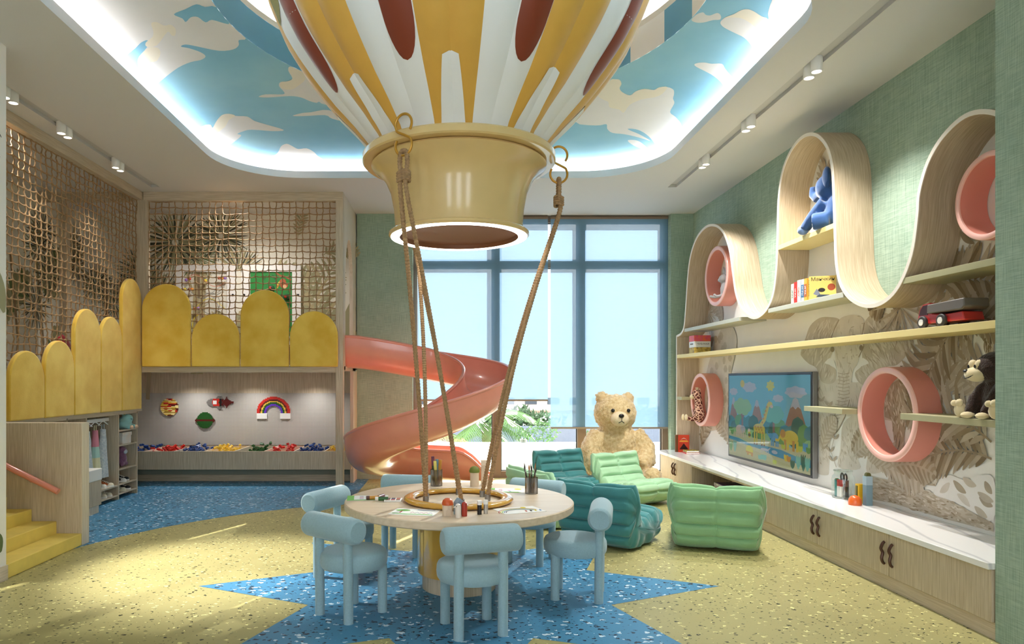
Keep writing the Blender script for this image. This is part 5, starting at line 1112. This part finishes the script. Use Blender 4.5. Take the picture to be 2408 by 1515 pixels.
for cx, cy, w, h in ((.07, .43, .07, .26), (.40, .42, .08, .22), (.85, .42, .13, .30)): pq([(cx-w, cy+h*.6), (cx-w*.35, cy-h*.35), (cx, cy-h*.55), (cx+w*.35, cy-h*.35), (cx+w, cy+h*.6)], 3); pq([(cx-w*.42, cy-h*.22), (cx-w*.2, cy-h*.55), (cx, cy-h*.62), (cx+w*.2, cy-h*.55), (cx+w*.42, cy-h*.22), (cx+w*.2, cy-h*.3), (cx, cy-h*.2), (cx-w*.2, cy-h*.3)], 4)
for cx, cy, rx, ry in ((.30, .14, .09, .06), (.07, .20, .06, .045), (.85, .18, .11, .06), (.66, .255, .06, .04)): pe(cx, cy, rx, ry, 1, 36, .09)
pe(.57, .12, .045, .055, 2, 36, .16); pe(.20, .10, .03, .045, 11)
for i in range(16): pe(.03+i*.065, .60+.04*math.sin(i*2.3), .07, .10+.03*math.sin(i*5), (5, 18, 6, 5)[i % 4], 16, .04)
for cx, cy, tx in ((.20, .40, .20), (.60, .45, .61)): pr.line([Q(tx, .66), Q(tx, .50), Q(tx-.04, .42)], .05, 8); pr.line([Q(tx, .52), Q(tx+.045, .44)], .03, 8); [pe(cx+.075*math.cos(a), cy-.02+.05*math.sin(a), .055, .06, (7, 15)[cx > .4]) for a in (0, 1.1, 2.2, 3.3, 4.4, 5.5)]
for i in range(14): pe(.02+i*.075, .70+.02*math.sin(i*3.1), .06, .055, (6, 7, 18)[i % 3], 14)
pq([(0, .70), (.15, .70), (.35, .735), (.6, .74), (.85, .77), (1, .78), (1, 1), (0, 1)], 9)
pq([(0, .76), (.15, .77), (.3, .81), (.5, .80), (.7, .81), (.88, .85), (1, .85), (1, .93), (.8, .91), (.6, .89), (.45, .85), (.3, .84), (.15, .82), (0, .80)], 10, False); pq([(0, .845), (.15, .85), (.35, .88), (.6, .925), (.85, .96), (1, .965), (1, 1), (0, 1)], 19)
# giraffe
pr.line([Q(.435, .60), Q(.50, .50), Q(.545, .33)], .06, 11); pe(.43, .615, .075, .055, 11); pe(.565, .325, .03, .03, 11); pe(.585, .35, .018, .018, 14)
for lx in (.37, .40, .465, .495): pr.line([Q(lx, .63), Q(lx, .80)], .034, 11); pr.line([Q(lx, .79), Q(lx, .81)], .036, 17)
for i in range(14): pe(.38+.012*i if i < 9 else .47+.014*(i-9), (.60+.03*(i % 3)) if i < 9 else (.54-.045*(i-9)), .012, .014, 12, 6)
for s in (0, .012): pr.line([Q(.548+s, .30), Q(.548+s, .275)], .012, 3)
# other animals
pe(.165, .66, .06, .055, 14); pe(.21, .655, .035, .045, 4); [pr.line([Q(x, .67), Q(x, .755)], .036, 14) for x in (.12, .15, .185, .215)]; pr.line([Q(.235, .67), Q(.25, .74)], .02, 14)
pe(.30, .70, .02, .045, 11); pe(.295, .655, .018, .02, 14); pe(.30, .71, .02, .02, 17)
pe(.62, .68, .045, .045, 13); pe(.575, .675, .025, .03, 13); [pr.line([Q(x, .69), Q(x, .785)], .03, 13) for x in (.585, .605, .64, .66)]; pr.line([Q(.555, .68), Q(.53, .65), Q(.525, .62)], .018, 13)
pe(.80, .66, .08, .075, 11); pe(.73, .655, .05, .055, 11); [pr.line([Q(x, .69), Q(x, .80)], .05, k) for x, k in ((.74, 12), (.77, 11), (.83, 12), (.87, 11))]; pr.line([Q(.69, .66), Q(.665, .71), Q(.63, .71)], .03, 11); pe(.715, .63, .03, .045, 12)
pe(.50, .845, .05, .016, 4); [pr.line([Q(x, .84), Q(x, .885)], .014, 4) for x in (.455, .475, .525, .545)]; pr.line([Q(.545, .84), Q(.57, .815)], .018, 4); pe(.62, .85, .035, .02, 1)
pe(.30, .89, .05, .055, 2); pq([(.25, .905), (.35, .915), (.35, .935), (.25, .925)], 12); pe(.28, .94, .014, .016, 12); pe(.335, .945, .014, .016, 12)
for x, y, h, k in ((.05, .74, .07, 6), (.03, .95, .12, 6), (.09, .95, .14, 15), (.47, .96, .05, 15), (.50, .965, .06, 15), (.44, .965, .04, 15), (.62, .975, .035, 16), (.75, .92, .07, 11), (.78, .92, .06, 12), (.88, .97, .14, 15), (.93, .98, .17, 18), (.97, .97, .14, 15), (.82, .98, .09, 18), (.90, .79, .06, 16), (.95, .78, .09, 13), (.72, .79, .04, 16), (.98, .79, .06, 6)): [pr.leaf(Q(x, y), Q(x+dx, y-h), .05, k) for dx in (-.02, 0, .022)]
def clampq(pts): return [(max(-TW/2+.03, min(TW/2-.03, a)), max(.03, min(TH-.03, b))) for a, b in pts]
pr.p = [(clampq(p), k) for p, k in pr.p]
mbs = pr.build('screen_picture', lambda a, b, d: (-.006-d*.8, a, b), SP, tv)
MB().box(-.0075-.004, -.0075-.003, -TW/2+.02, TW/2-.02, .02, TH-.02).build('screen_glass', glass('screen_glass', (226, 228, 230), .95, .03), tv, False)

# ------------------------------------------------------------------ toys and books on shelves
def toy(name, label, y, z, cat='plush toy', x=3.50, rz=0): return E(name, label, cat, (x, y, z), rz)
# forward of a wall toy is -X
el = toy('elephant_plush', 'blue velvet elephant plush on the yellow wave shelf', 6.27, 2.865, x=3.49); el.scale = (1.28, 1.28, 1.28); BV = M('blue_velvet', (44, 82, 136), .9, sheen=.7, vary=.12, vscale=14); BVL = M('pale_blue_velvet', (120, 146, 190), .9, sheen=.6)
plush('body', [('b', (.02, -.06, .13), (.10, .11, .13)), ('b', (-.01, .02, .31), (.10, .10, .10)), ('t', [(-.02, .10, .285), (-.03, .16, .265), (-.035, .20, .30), (-.035, .205, .36)], [.055, .04, .034, .026]),
               ('t', [(-.06, .0, .20), (-.10, .08, .12), (-.12, .16, .04)], [.045, .04, .04]), ('t', [(.05, .02, .20), (.03, .12, .13), (.02, .20, .045)], [.042, .038, .036]), ('t', [(-.06, -.06, .06), (-.15, .0, .055)], [.06, .062]), ('t', [(.08, .02, .05), (.04, .24, .045)], [.05, .045])], BV, el, .012)
for s in (-1, 1): MB().ball((.0+.11*s*.6, -.035 if s < 0 else .04, .36), (.03, .06, .08), 14, (0, 0, .3*s)).build('ear', BV if s < 0 else BVL, el)
MB().ball((-.075, .065, .335), .012, 10).build('eye', BLACK, el)
for c in ((-.125, .175, .035), (.02, .215, .04)): MB().ball(c, (.04, .04, .037), 12).build('paw_pad', BVL, el)
rb2 = toy('rabbit_plush', 'grey rabbit plush sitting in the upper pink niche', 8.86, 2.555, x=3.54); GP = M('grey_velvet', (170, 166, 168), .9, sheen=.5)
plush('body', [('b', (0, 0, .10), (.06, .065, .10)), ('b', (-.01, .02, .245), (.062, .072, .06)), ('b', (-.03, .075, .235), (.035, .04, .03)), ('t', [(-.03, .03, .03), (-.10, .08, .015), (-.16, .11, .03)], [.022, .018, .018]), ('t', [(-.03, -.02, .03), (-.11, .0, .015), (-.15, .0, .045)], [.022, .018, .018])], GP, rb2, .01)
for s in (-1, 1): MB().tube([(0, s*.028, .29), (0, s*.04, .35), (0, s*.045, .40)], [.014, .02, .006], 10).build('ear', GP, rb2)
MB().ball((-.035, .117, .24), .008, 8).build('nose', M('pink_nose', (190, 130, 124), .7), rb2); MB().tube([(-.062, .045, .262), (-.068, .058, .255), (-.06, .07, .26)], .003, 5).build('closed_eye', BLACK, rb2)
def giraffemat():
    m = bpy.data.materials.new('giraffe_patches'); m.use_nodes = True; nt = m.node_tree; N = nt.nodes; L = nt.links; b = N['Principled BSDF']; b.inputs['Roughness'].default_value = .95
    tc = N.new('ShaderNodeTexCoord'); v = N.new('ShaderNodeTexVoronoi'); v.feature = 'DISTANCE_TO_EDGE'; v.inputs['Scale'].default_value = 24; r = N.new('ShaderNodeValToRGB'); r.color_ramp.interpolation = 'CONSTANT'; r.color_ramp.elements[0].color = lin((222, 178, 150)); r.color_ramp.elements[1].position = .1; r.color_ramp.elements[1].color = lin((92, 40, 32))
    L.new(tc.outputs['Object'], v.inputs['Vector']); L.new(v.outputs['Distance'], r.inputs[0]); L.new(r.outputs[0], b.inputs['Base Color']); return m
GFM = giraffemat(); CRP = M('cream_plush', (232, 212, 172), .95, sheen=.4)
gf = toy('giraffe_plush', 'brown patched giraffe plush in the lower pink niche', 9.60, .915, x=3.46)
plush('body', [('b', (0, -.03, .10), (.075, .085, .11)), ('t', [(0, -.03, .16), (0, -.01, .26), (-.01, .0, .34)], [.06, .05, .05]), ('b', (-.015, .02, .385), (.058, .072, .062)), ('t', [(-.02, .02, .05), (-.08, .08, .03), (-.14, .13, .045)], [.035, .03, .03]), ('t', [(-.02, -.03, .05), (-.10, -.02, .03), (-.15, -.02, .05)], [.035, .03, .03])], GFM, gf, .011)
MB().ball((-.05, .085, .345), (.035, .05, .036), 12).build('muzzle', CRP, gf)
for c in ((-.165, .135, .055), (-.175, -.025, .06)): MB().ball(c, (.02, .032, .045), 12).build('foot_pad', CRP, gf)
for s in (-1, 1): MB().tube([(-.01, .02+s*.02, .435), (-.01, .02+s*.026, .475)], [.008, .013], 8).build('horn', CRP, gf); MB().ball((0, -.0+s*.055, .44), (.012, .018, .03), 10).build('ear', GFM, gf)
MB().ball((-.06, .05, .40), .008, 8).build('eye', BLACK, gf)
mn = toy('monkey_plush', 'dark brown monkey plush on the olive shelf', 4.37, 1.25, x=3.47); DB = M('dark_brown_plush', (58, 38, 30), .95, sheen=.3, bump=.8, bscale=120, vary=.3, vscale=60)
plush('body', [('b', (.02, 0, .13), (.09, .10, .14)), ('b', (0, .0, .325), (.115, .115, .105)), ('t', [(-.02, .07, .21), (-.07, .10, .12), (-.11, .085, .03)], [.036, .034, .03]), ('t', [(-.02, -.07, .21), (-.07, -.05, .12), (-.11, -.04, .03)], [.036, .034, .03]), ('t', [(0, .06, .05), (-.09, .15, .035)], [.05, .035]), ('t', [(0, -.06, .05), (-.10, -.13, .035)], [.05, .035])], DB, mn, .012, .008, .02)
MB().ball((-.085, .055, .285), (.062, .075, .05), 16).build('muzzle', CRP, mn)
for y in (.02, .075): MB().ball((-.095, y, .345), (.025, .028, .034), 12).build('eye_patch', CRP, mn); MB().ball((-.118, y+.008, .335), (.007, .009, .012), 8).build('eye', BLACK, mn)
MB().ball((-.135, .085, .305), (.014, .018, .012), 10).build('nose', BLACK, mn); MB().tube([(-.125, .115, .272), (-.142, .085, .258), (-.146, .05, .262), (-.135, .02, .28)], .003, 5).build('smile', BLACK, mn)
MB().ball((-.02, -.112, .345), (.02, .018, .042), 12).build('ear', CRP, mn); MB().ball((.0, .115, .345), (.02, .018, .042), 12).build('ear', CRP, mn)
for c in ((-.125, .08, .022), (-.125, -.045, .022)): MB().ball(c, (.042, .035, .022), 12).build('hand', CRP, mn)
for c in ((-.11, .165, .05), (-.125, -.145, .055)): f_ = MB().ball(c, (.03, .045, .05), 12); f_.ball((c[0]-.02, c[1]-.02, c[2]+.05), (.022, .024, .024), 10); f_.ball((c[0]-.02, c[1]+.025, c[2]+.045), (.022, .022, .022), 10); f_.build('foot', CRP, mn)
tk = toy('toy_truck', 'red wooden dump truck with grey bed on the yellow shelf', 4.74, 1.865, 'toy', 3.46); RT = M('truck_red', (178, 34, 30), .35, coat=.4); GT = M('truck_grey', (104, 96, 90), .5); WT = M('truck_tyre', (54, 50, 48), .6)
cab = [(.26, .03), (.255, .08), (.235, .14), (.20, .175), (.13, .18), (.10, .10), (.0, .085), (-.18, .09), (-.20, .03)]
MB().prism(cab, FX(0), -.07, .07).build('body', RT, tk, bevel=.008); MB().prism([(.235, .095), (.222, .135), (.195, .162), (.15, .165), (.145, .095)], FX(0), -.0725, -.069).build('cab_window', M('cab_dark', (52, 8, 10), .5), tk)
MB().prism([(.14, .10), (.135, .165), (-.21, .175), (-.22, .12), (-.19, .10)], FX(0), -.085, .085).build('dump_bed', GT, tk, bevel=.008)
for y in (.19, .0):
    for sx in (-1, 1): w_ = MB().cyl((sx*.062, y, .043), (sx*.088, y, .043), .045, n=28).build('wheel', WT, tk, bevel=.006); MB().cyl((sx*.088, y, .043), (sx*.092, y, .043), .023, n=20).build('hubcap', SW, w_)
# books and boxes
def book(name, label, x, y, z, sx, sy, sz, mat, cat='book', rz=0, grp=None, pages=None, up=True):
    e = E(name, label, cat, (x, y, z), rz, grp)
    if cat == 'box': MB().box(-sx/2, sx/2, -sy/2, sy/2, 0, sz).build('box_body', mat, e, bevel=.0015); return e
    if up: MB().box(-sx/2, sx/2, -sy/2, sy/2, 0, sz).build('cover', mat, e, bevel=.001); MB().box(-sx/2+.003, sx/2+.0005, -sy/2+.003, sy/2-.003, .003, sz+.0005).build('pages', PAPER, e, False)
    else: MB().box(-sx/2, sx/2, -sy/2, sy/2, 0, sz).build('cover', mat, e, bevel=.001); MB().box(-sx/2+.004, sx/2-.003, -sy/2-.001, sy/2-.004, .004, sz-.004).build('pages', PAPER, e, False)
    return e
BZ_ = 2.245
def spine(name, label, y, w, h, mat, band, txt, tcol):
    e = book(name, label, 3.44, y, BZ_, .15, w, h, mat, 'book', 0, 'games on the wave shelf'); 
    if band: MB().box(-.0765, -.075, -w/2+.002, w/2-.002, h*.2, h*.75).build('spine_band', band, e, False)
    if txt: text('spine_text', txt, w*.62, (-.0772, 0, h*.48), (pi/2, pi/2, -pi/2), tcol, e)
TBK = M('ink_black', (30, 26, 22), .7); TRD = M('ink_red', (190, 40, 30), .7); TWH = M('ink_white', (240, 236, 230), .7)
spine('game_book', 'white and green spined game at the left of the row', 6.77, .052, .195, M('spine_white', (224, 222, 214), .6), None, 'ИГРА', M('ink_green', (90, 120, 70), .7))
spine('game_book', 'red spined game second in the row', 6.712, .054, .205, M('spine_red', (206, 44, 32), .5), M('spine_red2', (222, 56, 36), .5), 'ИГРА', TWH)
spine('game_book', 'white spined game with coloured letters, third', 6.645, .060, .215, M('spine_white2', (214, 224, 232), .5), None, 'IQЫУ', M('ink_orange', (220, 120, 60), .7))
spine('game_book', 'blue spined game with white label', 6.575, .052, .213, M('spine_grey', (190, 196, 204), .5), M('spine_blue', (54, 110, 160), .5), 'ИГРЫ', TWH)
spine('game_book', 'ochre spined game beside the yellow box', 6.522, .050, .212, M('spine_ochre', (214, 164, 62), .5), M('spine_brown', (176, 90, 40), .5), 'ИГРА', TWH)
e = book('game_box', 'yellow game box with Cyrillic title facing the camera', 3.46, 6.40, BZ_, .22, .055, .215, M('box_yellow', (224, 194, 106), .5), 'box', -.35)
text('title_text', 'Манчкин', .046, (0, -.0283, .185), (pi/2, 0, 0), TBK, e); text('spine_text', 'Манчкин', .036, (-.1106, 0, .11), (pi/2, pi/2, -pi/2), TBK, e)
p_ = Print(); p_.poly(arc(.07, .11, .032, 0, 350, 20), 0); p_.poly([(-.08, .05), (-.05, .10), (-.02, .05), (-.04, .03)], 1); p_.poly(arc(-.01, .085, .03, 0, 350, 14, .02), 2); p_.poly([(-.06, .02), (.05, .02), (.055, .04), (-.03, .045)], 3); p_.build('cover_print', lambda a, b, d: (a, -.0276-d*.2, b), [M('print_rust', (160, 70, 34), .6), M('print_steel', (120, 126, 140), .6), M('print_black', (28, 22, 24), .6), M('print_navy', (50, 66, 84), .6)], e)
for i, (c, lab, t) in enumerate((((226, 196, 90), 'yellow game box at the bottom of the small stack', None), ((236, 234, 230), 'white game box with title in the middle of the stack', 'ЧУБУККИ'), ((232, 110, 60), 'orange game box topping the small stack', None))):
    e = book('game_box', lab, 3.49, 9.62, 1.865+.083*i, .23, .20, .082, M('gamebox_%d' % i, c, .5, vary=.35 if i != 1 else 0, vscale=26, col2=((150, 120, 50) if i == 0 else (214, 70, 120)) if i != 1 else None), 'box', 0, 'stacked game boxes')
    if t: text('title_text', t, .036, (.01, -.1008, .045), (pi/2, 0, 0), TBK, e); text('title_text', t, .026, (-.1158, 0, .045), (pi/2, 0, -pi/2), TBK, e)
OB = M('book_orange', (206, 62, 30), .4)
e = book('picture_book', 'orange volcano picture book standing on the counter', 3.40, 10.02, CTZ, .16, .012, .25, OB, 'box'); e['category'] = 'book'; p_ = Print(); p_.poly([(-.065, .04), (.065, .04), (.0, .13)], 0); p_.poly([(-.07, .15), (.07, .15), (.05, .17), (-.05, .17)], 2); p_.poly([(-.05, .18), (0, .21), (.05, .18), (0, .2)], 1); p_.build('cover_print', lambda a, b, d: (a, -.0061-d*.2, b), [M('volcano_dark', (52, 14, 12), .6), M('cover_pale', (226, 214, 206), .6), M('cover_gold', (232, 170, 60), .6)], e)
book('picture_book', 'thin dark book behind the orange volcano book', 3.37, 10.05, CTZ, .17, .02, .25, M('book_brown', (110, 70, 36), .5), 'box')['category'] = 'book'
book('flat_book', 'red spined book lying under another on the counter', 3.44, 9.83, CTZ, .19, .15, .022, M('book_red', (200, 44, 40), .5), up=False); book('flat_book', 'black and yellow book lying on the red one', 3.44, 9.83, CTZ+.022, .18, .15, .026, M('book_blackyellow', (40, 38, 34), .5, vary=.4, vscale=40, col2=(220, 200, 60)), up=False)
nb = (((196, 44, 36), 'red hardback at the bottom of the niche stack'), ((34, 54, 96), 'dark blue hardback second from the bottom'), ((26, 30, 48), 'black hardback second from the top of the niche stack'), ((52, 30, 110), 'violet hardback on top of the niche stack'))
for i, (c, lab) in enumerate(nb): e = book('hardback_book', lab, 3.33, 8.12+.008*i, .125+.034*i, .28, .36, .033, M('hb_%d' % i, c, .35, coat=.3), up=False, grp='books in the niche'); MB().box(-.1405, -.1395, -.10, .10, .011, .022).build('spine_label', TWH if i else M('label_cream', (230, 200, 180), .7), e, False)
# things on the counter
jr = E('glass_jar', 'clear glass jar holding scissors and markers', 'jar', (3.51, 6.15, CTZ)); CG = glass('clear_glass', (246, 250, 248), .86, .03)
MB().lathe([(0, .0), (.085, 0), (.092, .012), (.092, .17), (.085, .195), (.072, .21), (.072, .235)], n=40, caps=False).build('jar_wall', CG, jr); MB().lathe([(.070, .235), (.076, .237), (.076, .247), (.070, .249)], n=40, caps=False).build('jar_rim', glass('rim_glass', (230, 236, 234), .6, .05), jr); MB().lathe([(0, .002), (.088, .002), (.088, .014), (0, .014)], n=40).build('jar_base', glass('rim_glass', (230, 236, 234), .6, .05), jr)
sc = E('scissors', 'black handled scissors standing in the glass jar', 'scissors', (3.51, 6.13, CTZ+.02))
for s in (-1, 1): MB().tube([(.006*s, -.02*s, 0), (.0, 0, .10), (0, .012*s, .13)], [.004, .006, .006], 8).build('blade', METAL, sc); MB().tube([(-.005, .026*s+.02*math.cos(t), .165+.034*math.sin(t)) for t in [2*pi*q/16 for q in range(16)]], .0065, 8, True).build('handle', BLACK, sc)
for i, (dx, dy, c, c2, h, lab) in enumerate(((-.03, .045, (60, 140, 70), SW, .15, 'green capped marker in the glass jar'), (-.05, .02, (50, 134, 134), BLACK, .145, 'teal highlighter in the glass jar'), (-.05, -.02, (200, 40, 44), SW, .15, 'red capped marker in the jar, left'), (-.045, -.05, (200, 40, 44), SW, .15, 'red capped marker in the jar, right'), (0, -.06, (130, 90, 90), BLACK, .148, 'mauve marker at the right of the jar'))):
    e = E('marker_pen', lab, 'marker', (3.51+dx, 6.15+dy, CTZ+.016), group='markers in the jar'); cm_ = M('jarmark_%d' % i, c, .4); MB().cyl((0, 0, 0), (0, 0, h*.62), .014, n=14).build('barrel', c2 if i not in (1,) else cm_, e); MB().cyl((0, 0, h*.62), (0, 0, h), .0145, n=14).build('cap', cm_, e)
e = E('toy_arch', 'orange half dome toy on the marble counter', 'toy', (3.41, 5.80, CTZ)); MB().lathe([(.050, 0), (.052, .02), (.047, .05), (.034, .07), (.016, .079), (0, .081)], n=32).build('dome', M('orange_gloss', (222, 98, 30), .3, coat=.4), e)
e = E('toy_block', 'yellow toy block with olive peg behind the orange dome', 'toy', (3.50, 5.88, CTZ)); MB().box(-.026, .026, -.026, .026, 0, .165).build('body', M('yellow_gloss', (230, 186, 40), .4), e, bevel=.002); MB().box(-.033, -.026, -.012, .012, .05, .15).build('peg', M('olive_gloss', (96, 96, 44), .5), e, bevel=.003)
e = E('toy_tower', 'tall blue grey toy tower with olive knob', 'toy', (3.505, 5.78, CTZ)); MB().box(-.027, .027, -.027, .027, 0, .17).build('lower_block', M('slate_blue_toy', (120, 146, 156), .6), e, bevel=.002); MB().box(-.027, .027, -.027, .027, .17, .245).build('upper_block', M('pale_blue_toy', (164, 186, 196), .6), e, bevel=.002); MB().prism([(-.02, .245), (.02, .245)]+arc(0, .255, .02, 0, 180, 10), FY(0), -.014, .014).build('knob', M('olive_gloss', (96, 96, 44), .5), e)

# ------------------------------------------------------------------ floor cushions (pleated lounge chairs)
LP = spline([(-.20, .015, 0), (-.33, .05, 0), (-.385, .18, 0), (-.40, .36, 0), (-.405, .50, 0), (-.375, .565, 0), (-.30, .56, 0), (-.245, .48, 0), (-.19, .37, 0), (-.11, .275, 0), (.0, .255, 0), (.16, .285, 0), (.30, .30, 0), (.395, .265, 0), (.41, .20, 0), (.35, .10, 0), (.22, .02, 0), (.02, .01, 0)], 9, True)
NP_ = len(LP); cen = Vector((-.06, .19))
cum = [0]
for i in range(NP_): cum.append(cum[-1]+(Vector(LP[(i+1) % NP_][:2])-Vector(LP[i][:2])).length)
def lounge():
    NU = 49; mb = MB(); PL_ = 21
    def pt(iu, it):
        u = -1+2*iu/(NU-1); p = Vector(LP[it][:2]); a = Vector(LP[it-1][:2]); b = Vector(LP[(it+1) % NP_][:2]); t = (b-a).normalized(); nr = Vector((t.y, -t.x))
        if nr.dot(p-cen) < 0: nr = -nr
        if p.x > -.25 and p.y > .2 and p.x < .3: nr = Vector((t.y, -t.x)); nr = nr if nr.y > 0 else -nr
        f = cum[it]/cum[-1]*PL_; cr = abs(f-round(f)); crease = math.exp(-(cr/.11)**2)
        edge = max(0, (abs(u)-.80)/.20); sag = 1-.22*edge**2.2
        wav_ = 1+.25*math.sin(f*2.3)
        q = cen+(p-cen)*(.78+.22*sag) if edge > 0 else p
        low = .35+.65*min(1, max(0, (p.y-.02)/.1))
        d = -.026*crease*wav_*low-.016*math.exp(-(u/.045)**2)*low+.016*(1-crease)*low*(.5+.5*math.cos(pi*(abs(u)-.5)*1.6))
        q = q+nr*d
        top_ = max(0, (p.y-.45)/.12); corner = 1+.05*top_+.05*top_*max(0, (abs(u)-.75)/.25)**2; q = q+Vector((0, .035*top_*max(0, (abs(u)-.7)/.3)**2))
        x = .355*(u*(1-.04*edge*edge))*(.97+.03*math.sin(pi*f))*corner
        return (x, q.x, max(.0, q.y))
    vs = [pt(i, j) for i in range(NU) for j in range(NP_)]; fs = []
    for i in range(NU-1):
        for j in range(NP_): k = (j+1) % NP_; fs.append((i*NP_+j, i*NP_+k, (i+1)*NP_+k, (i+1)*NP_+j))
    base = len(vs)
    for i, sgn in ((0, -1), (NU-1, 1)):          # puffed, gathered side faces
        prev = [i*NP_+j for j in range(NP_)]
        for s, dx in ((.85, .016), (.6, .03), (.3, .036)):
            cur = []
            for j in range(NP_):
                x, y, z = vs[i*NP_+j]; sp = Vector((min(.25, max(-.27, y)), .15+.20*max(0, min(1, (-y-.12)/.25)))); g = 1+.012*math.sin(j*1.9)
                cur.append(len(vs)); vs.append((x+sgn*dx, sp.x+(y-sp.x)*s*g, sp.y+(z-sp.y)*s*g))
            for j in range(NP_): k = (j+1) % NP_; fs.append((prev[j], cur[j], cur[k], prev[k]) if sgn > 0 else (prev[j], prev[k], cur[k], cur[j]))
            prev = cur
        fs.append(tuple(prev) if sgn < 0 else tuple(reversed(prev)))
    mb.add(vs, fs); return mb
TEAL = M('teal_velvet', (66, 136, 138), .85, sheen=.6, vary=.1, vscale=6, bump=.2, bscale=200); SAGE = M('green_velvet', (142, 188, 140), .85, sheen=.6, vary=.08, vscale=6, bump=.2, bscale=200); MINTV = M('mint_velvet', (174, 216, 174), .85, sheen=.6, vary=.06, vscale=6, bump=.2, bscale=200)
lg = lounge().build('floor_lounger', SAGE, ang=80)
LG = [(2.42, 6.30, -19, SAGE, 'mid green pleated floor chair with its back to the camera'), (1.50, 6.42, -38, TEAL, 'teal pleated floor chair seen from behind'), (2.24, 8.42, -148, MINTV, 'pale green pleated floor chair before the teddy bear'), (1.55, 8.72, -152, TEAL, 'teal pleated floor chair left of the teddy bear'), (1.10, 7.25, -62, MINTV, 'mint pleated floor chair half hidden behind the table')]
for i, (x, y, a, m_, lab) in enumerate(LG):
    o = lg if i == 0 else dup(lg); o.location = (x, y, 0); o.rotation_euler.z = math.radians(a); T(o, lab, 'floor chair', 'pleated floor chairs')
    if i: remat(o, m_)

# ------------------------------------------------------------------ teddy bear
FUR = M('curly_beige_fur', (236, 212, 166), .95, sheen=.6, vary=.2, vscale=28, col2=(208, 174, 122), bump=.9, bscale=55)
br = E('teddy_bear', 'huge curly beige teddy bear sitting before the window', 'teddy bear', (2.28, 9.5, 0), math.radians(6))
plush('body', [('b', (0, .02, .36), (.36, .30, .38)), ('b', (0, 0, .62), (.31, .26, .30)), ('b', (0, -.02, .80), (.22, .2, .14)), ('b', (-.02, -.05, 1.04), (.29, .25, .26)), ('b', (-.20, -.02, 1.25), (.09, .06, .09)), ('b', (.17, -.02, 1.24), (.09, .06, .09)),
               ('t', [(-.25, -.02, .76), (-.38, -.10, .55), (-.38, -.2, .36), (-.30, -.28, .24)], [.13, .14, .13, .11]), ('t', [(.25, -.02, .76), (.38, -.10, .56), (.34, -.24, .42), (.20, -.36, .34)], [.13, .14, .13, .11]),
               ('t', [(-.20, -.1, .17), (-.30, -.42, .15), (-.34, -.55, .16)], [.17, .15, .15]), ('t', [(.2, -.1, .17), (.28, -.36, .15), (.30, -.52, .16)], [.17, .15, .15]), ('b', (-.35, -.6, .19), (.13, .10, .17)), ('b', (.30, -.57, .19), (.13, .10, .17))], FUR, br, .024, .05, .028)
MB().ball((-.045, -.30, .975), (.125, .10, .10), 20).build('muzzle', M('cream_short_fur', (236, 214, 178), .9, bump=.4, bscale=120), br)
MB().ball((-.055, -.395, 1.02), (.038, .022, .028), 14).build('nose', BLACK, br)
for x in (-.13, .085): MB().ball((x, -.277, 1.085), .026, 14).build('eye', BLACK, br)
MB().tube([(-.055, -.405, .995), (-.053, -.402, .95), (-.09, -.385, .925)], .0045, 6).build('mouth_seam', BLACK, br); MB().tube([(-.053, -.402, .95), (-.015, -.388, .925)], .0045, 6).build('mouth_seam', BLACK, br)
for x in (-.20, .17): MB().ball((x, -.075, 1.25), (.05, .02, .05), 12).build('inner_ear', M('inner_ear_fur', (226, 196, 150), .95), br)

# ------------------------------------------------------------------ ceiling spotlights
def spot(x, y, label, en=45, size=78, aim=None):
    e = E('ceiling_spotlight', label, 'spotlight', (x, y, CEILZ), group='ceiling spotlights')
    MB().lathe([(.0, .06), (.043, .06), (.043, -.075), (.040, -.08), (.036, -.078), (.034, -.068)], n=28, caps=False).build('housing', WHITE, e); MB().lathe([(0, -.066), (.035, -.066)], n=28, caps=False).build('lens', emis('spot_lens', (255, 244, 226), 4), e, False)
    ld = bpy.data.lights.new('spot_beam', 'SPOT'); ld.energy = en; ld.spot_size = math.radians(size); ld.spot_blend = .8; ld.color = (1, .97, .92); ld.shadow_soft_size = .03
    lo = bpy.data.objects.new('spot_beam', ld); COL.objects.link(lo); lo.parent = e; lo.location = (0, 0, -.09)
    if aim: lo.rotation_euler = Vector(aim).to_track_quat('-Z', 'Y').to_euler()
k = ('nearest the camera', 'in the middle of its slot', 'farthest from the camera')
for i, y in enumerate((5.92, 6.78, 7.88)):
    for j, d in enumerate((0, .115)): spot(-3.825, y+d, 'white cylinder spotlight on the left slot, pair %s, %s one' % (k[i], ('near', 'far')[j]), *((380, 34, (2.0, -.55+.1*j, -3.9)) if i == 0 else (20, 78)))
for i, y in enumerate((5.42, 6.60, 7.76)):
    for j, d in enumerate((0, .115)): spot(2.885, y+d, 'white cylinder spotlight on the right slot, pair %s, %s one' % (k[i], ('near', 'far')[j]), 62, 110)
